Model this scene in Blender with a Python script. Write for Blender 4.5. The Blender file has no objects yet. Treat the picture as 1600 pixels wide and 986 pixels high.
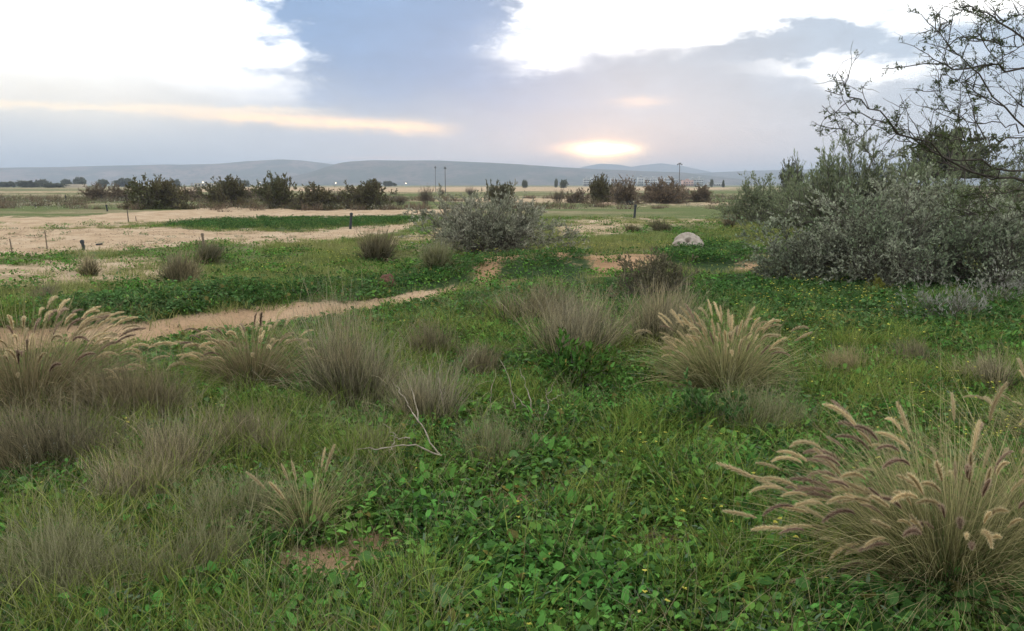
import bpy, math, random
import numpy as np
from mathutils import Matrix, Vector

rng = np.random.default_rng(11)
random.seed(5)
SC = bpy.context.scene
COL = SC.collection

# ------------------------------------------------------------------ camera
FPX, CX, CY = 1305.0, 800.0, 493.0          # focal length and centre of the 1600 x 986 photograph
PITCH = math.radians(8.9)
CAMZ = 1.70
cam_d = bpy.data.cameras.new('camera')
cam_d.sensor_width = 36.0
cam_d.lens = 36.0 * FPX / 1600.0
cam_d.clip_start = 0.05
cam_d.clip_end = 30000
cam = bpy.data.objects.new('camera', cam_d)
COL.objects.link(cam)
cam.location = (0, 0, CAMZ)
cam.rotation_euler = (math.pi / 2 - PITCH, 0, 0)
SC.camera = cam

# ------------------------------------------------------------------ sky
def ray(px, py):
    a, b = (px - CX) / FPX, (CY - py) / FPX
    cp, sp = math.cos(PITCH), math.sin(PITCH)
    return np.array([a, cp + b * sp, -sp + b * cp])
def azel(px, py):
    r = ray(px, py)
    return math.degrees(math.atan2(r[0], r[1])), math.degrees(math.atan2(r[2], math.hypot(r[0], r[1])))
SUN_AZ, SUN_EL = azel(946, 233)

W = bpy.data.worlds.new('World')
SC.world = W
W.use_nodes = True
W.cycles.sampling_method = 'MANUAL'; W.cycles.sample_map_resolution = 768
wt = W.node_tree
for n in list(wt.nodes): wt.nodes.remove(n)
class X:                                     # small expression builder for shader maths
    t = None
    def __init__(s, sock): s.s = sock
    @staticmethod
    def op(o, *a, clamp=False):
        n = X.t.nodes.new('ShaderNodeMath'); n.operation = o; n.use_clamp = clamp
        for i, v in enumerate(a):
            if isinstance(v, X): X.t.links.new(v.s, n.inputs[i])
            else: n.inputs[i].default_value = float(v)
        return X(n.outputs[0])
    def __add__(s, o): return X.op('ADD', s, o)
    __radd__ = __add__
    def __sub__(s, o): return X.op('SUBTRACT', s, o)
    def __rsub__(s, o): return X.op('SUBTRACT', o, s)
    def __mul__(s, o): return X.op('MULTIPLY', s, o)
    __rmul__ = __mul__
    def __truediv__(s, o): return X.op('DIVIDE', s, o)
    def mx(s, o): return X.op('MAXIMUM', s, o)
    def mn(s, o): return X.op('MINIMUM', s, o)
    def ss(s, a, b):                          # smoothstep from a to b
        n = X.t.nodes.new('ShaderNodeMapRange'); n.interpolation_type = 'SMOOTHSTEP'
        X.t.links.new(s.s, n.inputs[0])
        n.inputs[1].default_value = a; n.inputs[2].default_value = b
        return X(n.outputs[0])
    def gauss(s, w):                          # exp(-(x/w)^2)
        q = s / w
        return X.op('EXPONENT', q * q * -1.0)
def xmix(f, a, b):
    n = X.t.nodes.new('ShaderNodeMix'); n.data_type = 'RGBA'
    X.t.links.new(f.s, n.inputs[0])
    for i, v in ((6, a), (7, b)):
        if hasattr(v, 'links'): X.t.links.new(v, n.inputs[i])
        else: n.inputs[i].default_value = (*v, 1)
    return n.outputs[2]
def xadd(a, f, c):                            # a + f * c
    n = X.t.nodes.new('ShaderNodeMix'); n.data_type = 'RGBA'; n.blend_type = 'ADD'
    n.clamp_result = False
    X.t.links.new(f.s, n.inputs[0]); X.t.links.new(a, n.inputs[6]); n.inputs[7].default_value = (*c, 1)
    return n.outputs[2]
X.t = wt
tc = wt.nodes.new('ShaderNodeTexCoord')
sep = wt.nodes.new('ShaderNodeSeparateXYZ')
wt.links.new(tc.outputs['Generated'], sep.inputs[0])
dx, dy, dz = (X(sep.outputs[i]) for i in range(3))
AZ = X.op('ARCTAN2', dx, dy) * (180 / math.pi)
EL = X.op('ARCSINE', X.op('MINIMUM', X.op('MAXIMUM', dz, -1), 1)) * (180 / math.pi)
def wnoise(scale, zs, off, detail=5, rough=0.55):
    mp = wt.nodes.new('ShaderNodeMapping')
    wt.links.new(tc.outputs['Generated'], mp.inputs['Vector'])
    mp.inputs['Location'].default_value = off
    mp.inputs['Scale'].default_value = (scale, scale, scale * zs)
    n = wt.nodes.new('ShaderNodeTexNoise'); n.inputs['Scale'].default_value = 1
    n.inputs['Detail'].default_value = detail; n.inputs['Roughness'].default_value = rough
    wt.links.new(mp.outputs[0], n.inputs['Vector'])
    return X(n.outputs['Fac'])
nA = wnoise(9, 2.2, (3.1, 0.7, 1.9), 4)          # cloud edges
nB = wnoise(5, 3.5, (7.3, 4.4, 0.2), 3)          # broad streaks
nC = wnoise(26, 2.5, (1.7, 9.4, 5.5), 5, 0.62)      # fine wisps
nU = wnoise(2.4, 1.4, (0.4, 2.6, 8.1), 3)     # coverage high overhead
a0 = lambda px: azel(px, 200)[0]
e0 = lambda py: azel(800, py)[1]
Xw = AZ + (nA - 0.5) * 11.0 + (nC - 0.5) * 6.0
Ew = EL + (nA - 0.5) * 4.5 + (nC - 0.5) * 2.2
Es = EL + (nB - 0.5) * 2.6
# bright breaks left and right of the big blue cloud
left = (Xw + EL * 0.25).ss(a0(490) + 1.6, a0(405) + 1.0) * X.op('POWER', (Es + (nA - 0.5) * 2.0).ss(e0(225), e0(75)), 1.8)
right = Xw.ss(a0(760), a0(860)) * X.op('POWER', (Ew - AZ * 0.02).ss(e0(108), e0(30)), 1.5)
patch = ((AZ - a0(840)) .gauss(2.6)) * ((Ew - e0(78)).gauss(0.9))
rpatch = (AZ - a0(1330)).gauss(4.5) * ((Ew - e0(112)).gauss(0.8))
cloudlet = (AZ - a0(1245)).gauss(6.0) * ((Ew - e0(68)).gauss(0.7)) * 0.4
over = nU.ss(0.40, 0.60)                       # higher up: broken cloud everywhere
hi = EL.ss(13.5, 22.0)
front = left.mx(right).mx(patch * 0.8).mx(rpatch * 0.7) - cloudlet
white = (front * (1.0 - hi) + over * hi).mx(0.0)
haze_c = (0.545, 0.62, 0.70)
blue_c = (0.21, 0.35, 0.58)
grey_c = (0.415, 0.525, 0.655)
side = X.op('ABSOLUTE', AZ - a0(600)).ss(5.0, 19.0)
base = xmix(side, blue_c, grey_c)
base = xmix((EL + (nB - 0.5) * 4).ss(1.0, 8.0), haze_c, base)
mod = (nB - 0.5) * 0.40 + (nC - 0.5) * 0.22 + 1.0
mm = wt.nodes.new('ShaderNodeVectorMath'); mm.operation = 'SCALE'
wt.links.new(base, mm.inputs[0]); wt.links.new(mod.s, mm.inputs['Scale'])
col = xmix(white, mm.outputs[0], (1.95, 1.93, 1.88))
# cream lower-left, pale streak under the blue cloud, pink-white wisp above the sun
cream = AZ.ss(a0(650), a0(60)) * (Es - e0(165)).gauss(2.3) * 0.8
col = xmix(cream, col, (0.98, 0.91, 0.80))
sx = (AZ - a0(480)) / (a0(740) - a0(480))
line = EL - (e0(192) - sx * (e0(192) - e0(204))) + (nC - 0.5) * 0.7
streak = line.gauss(0.42) * AZ.ss(a0(742), a0(640)) * AZ.ss(a0(120), a0(430)) * (nC.ss(0.25, 0.55) * 0.4 + 0.6)
col = xmix(streak, col, (1.35, 1.02, 0.70))
line2 = EL - e0(178) - (AZ - a0(300)) * 0.012 + (nC - 0.5) * 0.9
streak2 = line2.gauss(0.22) * AZ.ss(a0(560), a0(420)) * nB.ss(0.3, 0.6)
col = xmix(streak2 * 0.7, col, (1.25, 1.05, 0.80))
wisp = (EL - e0(160) + (nC - 0.5) * 0.8).gauss(0.28) * (AZ - a0(1000)).gauss(1.6)
col = xmix(wisp * 0.7, col, (0.95, 0.82, 0.76))
low = (EL - e0(247) + (nC - 0.5) * 0.3).gauss(0.13) * (AZ - a0(590)).gauss(4.0)
col = xmix(low * 0.6, col, (0.80, 0.66, 0.64))
# sun veiled by cloud just over the ridge
gx, gy = AZ - SUN_AZ, EL - SUN_EL
halo = X.op('EXPONENT', X.op('SQRT', gx * gx * 0.16 + gy * gy * 0.8) * -2.1)
col = xadd(col, halo, (1.35, 0.62, 0.06))
under = (gy + 0.75).gauss(0.75) * gx.gauss(1.7)
col = xadd(col, under, (0.9, 0.55, 0.10))
bar = (gy + (nC - 0.5) * 0.5 - 0.03).gauss(0.38) * (gx + 0.9).gauss(2.3)
col = xadd(col, bar, (1.6, 0.80, 0.20))
core = (gy + (nC - 0.5) * 0.55).gauss(0.30) * gx.gauss(1.35)
col = xadd(col, core, (9.5, 7.3, 3.4))
sky = wt.nodes.new('ShaderNodeTexSky')
sky.sky_type = 'NISHITA'; sky.sun_disc = False
sky.sun_elevation = math.radians(SUN_EL); sky.sun_rotation = math.radians(SUN_AZ)
sky.air_density = 1.0; sky.dust_density = 1.5
sc10 = wt.nodes.new('ShaderNodeVectorMath'); sc10.operation = 'SCALE'; sc10.inputs['Scale'].default_value = 10.0
wt.links.new(col, sc10.inputs[0])
ad = wt.nodes.new('ShaderNodeVectorMath'); ad.operation = 'ADD'
wt.links.new(sc10.outputs[0], ad.inputs[0])
sk = wt.nodes.new('ShaderNodeVectorMath'); sk.operation = 'SCALE'; sk.inputs['Scale'].default_value = 0.12
wt.links.new(sky.outputs[0], sk.inputs[0]); wt.links.new(sk.outputs[0], ad.inputs[1])
bg = wt.nodes.new('ShaderNodeBackground'); bg.inputs['Strength'].default_value = 0.1
wt.links.new(ad.outputs[0], bg.inputs['Color'])
wo = wt.nodes.new('ShaderNodeOutputWorld')
wt.links.new(bg.outputs[0], wo.inputs['Surface'])

# ------------------------------------------------------------------ sun, exposure
sd = bpy.data.lights.new('sun', 'SUN')
sd.energy = 0.7; sd.angle = math.radians(12); sd.color = (1.0, 0.84, 0.66)
sun = bpy.data.objects.new('sun', sd); COL.objects.link(sun)
sv = Vector((math.sin(math.radians(SUN_AZ)) * math.cos(math.radians(SUN_EL)),
             math.cos(math.radians(SUN_AZ)) * math.cos(math.radians(SUN_EL)), math.sin(math.radians(SUN_EL))))
sun.rotation_euler = sv.to_track_quat('Z', 'Y').to_euler()
vs = SC.view_settings
vs.view_transform = 'Standard'; vs.look = 'None'; vs.exposure = 0.24; vs.gamma = 1.0
vs.use_curve_mapping = False
cy = SC.cycles
cy.max_bounces = 4; cy.diffuse_bounces = 2; cy.glossy_bounces = 2; cy.transmission_bounces = 3
cy.transparent_max_bounces = 6; cy.volume_bounces = 0
cy.caustics_reflective = False; cy.caustics_refractive = False
cy.use_adaptive_sampling = True; cy.adaptive_threshold = 0.02
cy.use_denoising = True; cy.use_light_tree = False

# ------------------------------------------------------------------ numeric noise
def _h(ix, iy, s):
    n = (ix.astype(np.int64) * 374761393 + iy.astype(np.int64) * 668265263 + s * 1442695041) & 0x7fffffff
    n = ((n ^ (n >> 13)) * 1274126177) & 0x7fffffff
    return ((n ^ (n >> 16)) & 0xffff) / 65535.0
def vn(x, y, s=0):
    x = np.asarray(x, float); y = np.asarray(y, float)
    ix, iy = np.floor(x), np.floor(y)
    fx, fy = x - ix, y - iy
    fx = fx * fx * (3 - 2 * fx); fy = fy * fy * (3 - 2 * fy)
    a, b = _h(ix, iy, s), _h(ix + 1, iy, s)
    c, d = _h(ix, iy + 1, s), _h(ix + 1, iy + 1, s)
    return (a + (b - a) * fx) * (1 - fy) + (c + (d - c) * fx) * fy
def fbm(x, y, s=0, o=4):
    v, a, t = 0, 1.0, 0
    for k in range(o):
        v = v + a * vn(np.asarray(x) * 2 ** k, np.asarray(y) * 2 ** k, s + 17 * k); t += a; a *= 0.5
    return v / t                               # 0..1
def sstep(x, a, b):
    t = np.clip((x - a) / (b - a), 0, 1)
    return t * t * (3 - 2 * t)

# ------------------------------------------------------------------ the lie of the land
def gp(px, py):                                # photograph point -> level ground
    r = ray(px, py); k = -CAMZ / r[2]
    return r[0] * k, r[1] * k
def inpoly(x, y, poly):
    c = np.zeros(x.shape, bool)
    n = len(poly)
    for i in range(n):
        x1, y1 = poly[i]; x2, y2 = poly[(i + 1) % n]
        if y1 == y2: continue
        m = ((y1 > y) != (y2 > y)) & (x < (x2 - x1) * (y - y1) / (y2 - y1) + x1)
        c ^= m
    return c
def P(*pts): return [gp(*p) for p in pts]
SAND = [  # pale open sand
    P((-150, 425), (0, 401), (130, 393), (262, 389), (330, 377), (420, 384), (520, 376), (600, 363), (662, 351),
      (672, 344), (600, 353), (450, 359), (250, 358), (100, 354), (-150, 352)),
    P((-150, 344), (0, 339), (110, 339), (200, 333), (300, 326), (420, 323), (560, 326), (700, 330), (692, 338),
      (550, 336), (400, 339), (250, 348), (100, 351), (-150, 352)),
]
HALF = [  # sand showing through thin grass
    P((-150, 440), (0, 408), (100, 402), (250, 397), (335, 418), (250, 446), (100, 450), (-150, 452)),
    P((860, 352), (880, 340), (1000, 338), (1135, 336), (1140, 350), (1000, 358), (940, 372), (870, 368)),
    P((560, 375), (700, 350), (720, 372), (600, 392)),
    P((735, 438), (745, 422), (830, 408), (900, 402), (1010, 400), (1040, 412), (960, 438), (800, 446)),
    P((1110, 400), (1150, 386), (1200, 392), (1195, 432), (1140, 434)),
    P((-100, 303), (100, 295.5), (210, 298), (150, 309), (-100, 311)),
]
ROAD = P((-150, 600), (110, 553), (240, 540), (300, 531), (400, 516), (500, 498), (600, 481), (680, 466), (718, 452),
         (722, 444), (700, 445),
         (600, 460), (520, 468), (400, 481), (250, 499), (130, 513), (-150, 530))
BARE = [P((765, 790), (770, 768), (812, 762), (818, 780)), P((560, 880), (575, 845), (610, 850), (612, 880)),
        P((440, 905), (450, 882), (500, 878), (505, 905)), P((840, 772), (850, 760), (880, 762), (870, 778)),
        P((1000, 878), (1010, 848), (1060, 850), (1055, 880))]
def bigger(p, f=2.5):
    c = np.mean(p, 0); return [tuple(c + (np.array(q) - c) * f) for q in p]
BARE = [bigger(p) for p in BARE]
DARK = [  # lush dark broad-leaved strips
    P((90, 505), (200, 463), (330, 449), (480, 440), (522, 455), (480, 473), (330, 488), (200, 508), (110, 518)),
    P((515, 478), (545, 446), (640, 433), (735, 424), (735, 440), (650, 457), (580, 474)),
    P((765, 428), (830, 412), (918, 405), (918, 432), (830, 441), (770, 439)),
    P((1010, 402), (1100, 383), (1195, 393), (1150, 428), (1050, 420)),
    P((190, 575), (240, 546), (430, 517), (560, 491), (700, 467), (780, 451), (960, 432), (1180, 426), (1500, 432), (1750, 450),
      (1750, 540), (1250, 530), (1050, 480), (800, 486), (560, 524), (450, 566), (290, 586)),
    P((250, 350), (330, 341), (450, 337), (600, 334), (672, 336), (660, 347), (540, 354), (420, 356), (300, 357)),
]
STRIP = DARK[5]
BROAD = [P((540, 1100), (560, 850), (800, 725), (1000, 690), (1240, 690), (1260, 1100)),
         P((1250, 1100), (1250, 930), (1700, 860), (1700, 1100))]
RED = [P((735, 440), (745, 418), (830, 405), (1010, 398), (1040, 412), (960, 442), (800, 452)),
       P((1110, 400), (1150, 386), (1200, 392), (1195, 432), (1140, 434))]
def warp(x, y, amp=7.0):
    yy = np.maximum(y, 0.6)
    u, v = x / yy, np.log(yy)
    n1 = fbm(u * 30, v * 30, 3) - 0.5; n2 = fbm(u * 30 + 40, v * 42, 9) - 0.5
    n1 += 0.5 * (fbm(x * 1.3, y * 1.3, 21) - 0.5); n2 += 0.5 * (fbm(x * 1.3, y * 1.3, 25) - 0.5)
    return x + n1 * yy * amp * 2.2 / FPX * 2, y + n2 * yy * yy * amp / (CAMZ * FPX) * 1.6
def anyp(x, y, polys, amp=7.0):
    wx, wy = warp(x, y, amp)
    m = np.zeros(np.shape(x), bool)
    for p in polys: m |= inpoly(wx, wy, p)
    return m & (y > 0.5)
_rc = np.array([gp(*p) for p in ((-500, 640), (-150, 570), (60, 538), (200, 523), (400, 498), (600, 470), (700, 454), (820, 433), (960, 422), (1180, 419), (1500, 414), (1900, 410))])
def road_d(x, y):                              # signed distance from the track's middle (plus = beyond)
    best = np.full(np.shape(x), 1e9); sg = np.ones(np.shape(x))
    for (x1, y1), (x2, y2) in zip(_rc[:-1], _rc[1:]):
        ex, ey = x2 - x1, y2 - y1; L2 = ex * ex + ey * ey
        t = np.clip(((x - x1) * ex + (y - y1) * ey) / L2, 0, 1)
        qx, qy = x - x1 - t * ex, y - y1 - t * ey
        d = np.hypot(qx, qy); s = np.sign(ex * qy - ey * qx)
        m = d < best
        best = np.where(m, d, best); sg = np.where(m, s, sg)
    return best * sg
def HT(x, y):
    x = np.asarray(x, float); y = np.asarray(y, float)
    r = np.hypot(x, y)
    h = 0.16 * (fbm(x * 0.35, y * 0.35, 1) - 0.5) * sstep(r, 1, 4) + 0.13 * (fbm(x * 1.5, y * 1.5, 2, 3) - 0.5)
    d = road_d(x, y)
    h = h * (0.35 + 0.65 * sstep(np.abs(d), 0.3, 1.3))
    h = h - 0.07 * np.exp(-(d / 0.8) ** 2)
    h = h + (0.05 + 0.22 * fbm(x * 0.5, y * 0.5, 31, 3)) * np.exp(-((d - 1.75) / 0.75) ** 2)
    far = sstep(r, 16, 30) * (1 - sstep(r, 90, 200))
    h = h + far * (0.32 * (fbm(x * 0.07, y * 0.11, 5, 3) - 0.5))
    return h
def at(px, py):                                # photograph point -> the land's surface
    r = ray(px, py); z = 0.0
    for _ in range(7):
        k = (z - CAMZ) / r[2]
        z = 0.5 * z + 0.5 * float(HT(r[0] * k, r[1] * k))
    k = (z - CAMZ) / r[2]
    return Vector((r[0] * k, r[1] * k, float(HT(r[0] * k, r[1] * k)))), k
def at_depth(px, py, k):
    r = ray(px, py) * k
    return np.array([r[0], r[1], r[2] + CAMZ])
# ------------------------------------------------------------------ mesh tools
def build(name, chunks, mats):
    """chunks: list of (verts Nx3, faces Mx3|4, attr Nx2 (along, random), material index)"""
    me = bpy.data.meshes.new(name)
    Vs, At, loops, starts, mi = [], [], [], [], []
    off = lo = 0
    for V, F, A, m in chunks:
        if len(V) == 0 or len(F) == 0: continue
        Vs.append(V); At.append(A)
        k = F.shape[1]
        loops.append((F + off).ravel()); starts.append(lo + np.arange(len(F)) * k)
        mi.append(np.full(len(F), m)); off += len(V); lo += F.size
    V = np.concatenate(Vs).astype(np.float32); A = np.concatenate(At).astype(np.float32)
    L = np.concatenate(loops).astype(np.int32); S = np.concatenate(starts).astype(np.int32)
    me.vertices.add(len(V)); me.vertices.foreach_set('co', V.ravel())
    me.loops.add(len(L)); me.loops.foreach_set('vertex_index', L)
    me.polygons.add(len(S)); me.polygons.foreach_set('loop_start', S)
    for m in mats: me.materials.append(m)
    me.polygons.foreach_set('material_index', np.concatenate(mi).astype(np.int32))
    a = me.attributes.new('leafdata', 'FLOAT_VECTOR', 'POINT')
    A3 = np.zeros((len(V), 3), np.float32); A3[:, :A.shape[1]] = A
    a.data.foreach_set('vector', A3.ravel())
    me.update(calc_edges=True)
    return me
def ob(name, me, parent=None, loc=None):
    o = bpy.data.objects.new(name, me); COL.objects.link(o)
    if parent is not None: o.parent = parent
    if loc is not None: o.location = loc
    return o
def thing(name, label, cat, loc=(0, 0, 0), group=None, rz=0.0, me=None):
    o = bpy.data.objects.new(name, me); COL.objects.link(o)
    o.location = loc; o.rotation_euler = (0, 0, rz)
    o['label'] = label; o['category'] = cat
    if group: o['group'] = group
    return o
def kind(o, k, label=None):
    o['kind'] = k
    if label: o['label'] = label
    return o
def U(a, b, n): return rng.uniform(a, b, n)
def nrm(v): return v / np.maximum(np.linalg.norm(v, axis=-1, keepdims=True), 1e-9)
def att(N, per, t, r):                        # (N, per) -> flat attr
    return np.stack([np.broadcast_to(t, (N, per)).ravel(), np.broadcast_to(r, (N, per)).ravel()], 1)

def blades(base, az, lean, L, Wd, droop, S=4, wind=None, face=None, taper=0.75, m=0):
    """tapering bent strips; returns chunk and centre lines"""
    N = len(base); ts = np.linspace(0, 1, S + 1)
    tm = (ts[:-1] + ts[1:]) / 2
    th = lean[:, None] + droop[:, None] * tm[None] ** 1.3
    d = np.stack([np.sin(th) * np.cos(az)[:, None], np.sin(th) * np.sin(az)[:, None], np.cos(th)], -1)
    if wind is not None: d = nrm(d + wind[None, None] * tm[None, :, None])
    Pn = np.concatenate([base[:, None], base[:, None] + np.cumsum(d * (L / S)[:, None, None], 1)], 1)
    sh = np.stack([-np.sin(az), np.cos(az), np.zeros(N)], -1)
    if face is None: face = U(0, math.pi, N)
    nn = np.cross(d, sh[:, None]); nn = np.concatenate([nn, nn[:, -1:]], 1)
    side = np.cos(face)[:, None, None] * sh[:, None] + np.sin(face)[:, None, None] * nn
    w = (Wd / 2)[:, None] * np.maximum(1 - ts[None] ** 1.6, 0.06) ** taper
    V = np.stack([Pn - side * w[..., None], Pn + side * w[..., None]], 2).reshape(-1, 3)
    b = (np.arange(N) * (S + 1) * 2)[:, None] + np.arange(S)[None] * 2
    F = np.stack([b, b + 1, b + 3, b + 2], -1).reshape(-1, 4)
    A = att(N, (S + 1) * 2, np.repeat(ts, 2)[None], rng.random(N)[:, None])
    return (V, F, A, m), Pn
def leaves(c, axis, nor, L, Wd, fold=0.25, t=0.5, m=0, quad=False):
    """pointed leaf folded on its midrib, six points and two faces (or one flat diamond)"""
    N = len(c); axis = nrm(axis); side = nrm(np.cross(axis, nor)); nor = nrm(np.cross(side, axis))
    L = L[:, None]; w = Wd[:, None] / 2
    if quad:
        V = np.stack([c, c + axis * L * 0.5 + side * w, c + axis * L, c + axis * L * 0.5 - side * w], 1).reshape(-1, 3)
        F = np.arange(N * 4).reshape(N, 4)
        return (V, F, att(N, 4, t, rng.random(N)[:, None]), m)
    up = nor * w * fold * 2
    V = np.stack([c, c + axis * L * 0.28 + side * w * 0.9 + up, c + axis * L * 0.68 + side * w * 0.75 + up,
                  c + axis * L - nor * L * 0.08, c + axis * L * 0.68 - side * w * 0.75 + up, c + axis * L * 0.28 - side * w * 0.9 + up], 1).reshape(-1, 3)
    b = (np.arange(N) * 6)[:, None]
    F = np.concatenate([b + np.array([[0, 1, 2, 3]]), b + np.array([[0, 3, 4, 5]])])
    return (V, F, att(N, 6, t, rng.random(N)[:, None]), m)
def tubes(Pn, R, k=3, m=0, t=None):
    """round stems along polylines Pn (N,S,3), radii R (N,S)"""
    N, S, _ = Pn.shape
    d = np.gradient(Pn, axis=1); d = nrm(d)
    ref = np.where(np.abs(d[..., 2:3]) > 0.9, np.array([1.0, 0, 0]), np.array([0, 0, 1.0]))
    u = nrm(np.cross(d, ref)); v = np.cross(d, u)
    an = np.arange(k) * 2 * math.pi / k
    V = Pn[:, :, None] + R[:, :, None, None] * (np.cos(an)[None, None, :, None] * u[:, :, None] + np.sin(an)[None, None, :, None] * v[:, :, None])
    b = (np.arange(N) * S * k)[:, None, None] + (np.arange(S - 1) * k)[None, :, None]
    j = np.arange(k)[None, None]; j2 = (j + 1) % k
    F = np.stack(np.broadcast_arrays(b + j, b + j2, b + k + j2, b + k + j), -1).reshape(-1, 4)
    tt = np.repeat(np.linspace(0, 1, S), k)[None] if t is None else t
    return (V.reshape(-1, 3), F, att(N, S * k, tt, rng.random(N)[:, None]), m)
def grow(start, d, L, S, wob, up):
    N = len(start); p = start.copy(); out = [p.copy()]; d = nrm(d)
    for k in range(S):
        d = nrm(d + rng.normal(0, wob, (N, 3)) + np.array([0, 0, up]))
        p = p + d * (L / S)[:, None]; out.append(p.copy())
    return np.stack(out, 1)
def sprout(Pn, n, t0, t1, a0_, a1_):
    """n children per polyline: start points, directions, parent index"""
    N, S, _ = Pn.shape
    t = U(t0, t1, (N, n)) * (S - 1); i = np.clip(t.astype(int), 0, S - 2); f = t - i
    ar = np.arange(N)[:, None]
    a, b = Pn[ar, i], Pn[ar, i + 1]
    st = a + (b - a) * f[..., None]; tg = nrm(b - a)
    q = nrm(np.cross(tg, rng.normal(0, 1, tg.shape)))
    an = U(a0_, a1_, (N, n))[..., None]
    return st.reshape(-1, 3), nrm(tg * np.cos(an) + q * np.sin(an)).reshape(-1, 3), np.repeat(np.arange(N), n)

# ------------------------------------------------------------------ materials
def newmat(name):
    m = bpy.data.materials.new(name); m.use_nodes = True
    nt = m.node_tree
    for n in list(nt.nodes): nt.nodes.remove(n)
    out = nt.nodes.new('ShaderNodeOutputMaterial')
    return m, nt, out
def ramp(nt, fac, stops, interp='LINEAR'):
    n = nt.nodes.new('ShaderNodeValToRGB'); n.color_ramp.interpolation = interp
    e = n.color_ramp.elements
    while len(e) < len(stops): e.new(0.5)
    for el, (p, c) in zip(e, stops): el.position = p; el.color = (*c, 1)
    if fac is not None: nt.links.new(fac, n.inputs[0])
    return n.outputs[0]
def tnoise(nt, scale, detail=4, coord='Object', rough=0.55, vec=None, stretch=None):
    tcn = nt.nodes.new('ShaderNodeNewGeometry') if coord == 'World' else nt.nodes.new('ShaderNodeTexCoord')
    o = tcn.outputs['Position'] if coord == 'World' else tcn.outputs[coord]
    if stretch is not None:
        mp = nt.nodes.new('ShaderNodeMapping'); mp.inputs['Scale'].default_value = stretch
        nt.links.new(o, mp.inputs[0]); o = mp.outputs[0]
    n = nt.nodes.new('ShaderNodeTexNoise'); n.inputs['Scale'].default_value = scale
    n.inputs['Detail'].default_value = detail; n.inputs['Roughness'].default_value = rough
    nt.links.new(o, n.inputs['Vector'])
    return n.outputs['Fac']
def mixc(nt, f, a, b, blend='MIX'):
    n = nt.nodes.new('ShaderNodeMix'); n.data_type = 'RGBA'; n.blend_type = blend
    for i, v in ((0, f), (6, a), (7, b)):
        if hasattr(v, 'links'): nt.links.new(v, n.inputs[i])
        elif i == 0: n.inputs[0].default_value = v
        else: n.inputs[i].default_value = (*v, 1)
    return n.outputs[2]
def leafmat(name, stops, var=0.5, trans=0.3, alt=None, altscale=0.8, rough=0.55, spec=0.25, objvar=0.0, dead=None):
    """stops: colours from base to tip; var: blade-to-blade brightness; alt: second tint in drifts"""
    m, nt, out = newmat(name)
    X.t = nt
    an = nt.nodes.new('ShaderNodeAttribute'); an.attribute_name = 'leafdata'
    sp = nt.nodes.new('ShaderNodeSeparateXYZ'); nt.links.new(an.outputs['Vector'], sp.inputs[0])
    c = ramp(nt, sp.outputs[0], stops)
    if alt is not None:
        nz = X(tnoise(nt, altscale, 3, 'World')).ss(0.42, 0.62)
        rr = X(sp.outputs[1]).ss(0.2, 0.9)
        c = mixc(nt, (nz * 0.55 + rr * 0.45).s, c, alt)
    if dead is not None:
        c = mixc(nt, X.op('GREATER_THAN', X.op('FRACT', X(sp.outputs[1]) * 37.0), 0.965).s, c, dead)
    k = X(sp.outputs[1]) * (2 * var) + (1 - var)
    if objvar:
        oi = nt.nodes.new('ShaderNodeObjectInfo')
        k = k * (X(oi.outputs['Random']) * (2 * objvar) + (1 - objvar))
    s = nt.nodes.new('ShaderNodeVectorMath'); s.operation = 'SCALE'
    nt.links.new(c, s.inputs[0]); nt.links.new(k.s, s.inputs['Scale'])
    if spec > 0.3:
        p = nt.nodes.new('ShaderNodeBsdfPrincipled'); p.inputs['Roughness'].default_value = rough
        p.inputs['Specular IOR Level'].default_value = spec
        nt.links.new(s.outputs[0], p.inputs['Base Color'])
    else:
        p = nt.nodes.new('ShaderNodeBsdfDiffuse'); nt.links.new(s.outputs[0], p.inputs['Color'])
    if trans > 0:
        tr = nt.nodes.new('ShaderNodeBsdfTranslucent'); nt.links.new(s.outputs[0], tr.inputs['Color'])
        mx = nt.nodes.new('ShaderNodeMixShader'); mx.inputs[0].default_value = trans
        nt.links.new(p.outputs[0], mx.inputs[1]); nt.links.new(tr.outputs[0], mx.inputs[2])
        nt.links.new(mx.outputs[0], out.inputs['Surface'])
    else:
        nt.links.new(p.outputs[0], out.inputs['Surface'])
    return m
def plainmat(name, c1, c2, scale=6, rough=0.85, bump=0.0, spec=0.2, detail=6):
    m, nt, out = newmat(name)
    f = tnoise(nt, scale, detail)
    c = ramp(nt, f, [(0.3, c1), (0.7, c2)])
    p = nt.nodes.new('ShaderNodeBsdfPrincipled'); p.inputs['Roughness'].default_value = rough
    p.inputs['Specular IOR Level'].default_value = spec
    nt.links.new(c, p.inputs['Base Color'])
    if bump:
        b = nt.nodes.new('ShaderNodeBump'); b.inputs['Strength'].default_value = bump; b.inputs['Distance'].default_value = 0.02
        nt.links.new(f, b.inputs['Height']); nt.links.new(b.outputs[0], p.inputs['Normal'])
    nt.links.new(p.outputs[0], out.inputs['Surface'])
    return m

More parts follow.
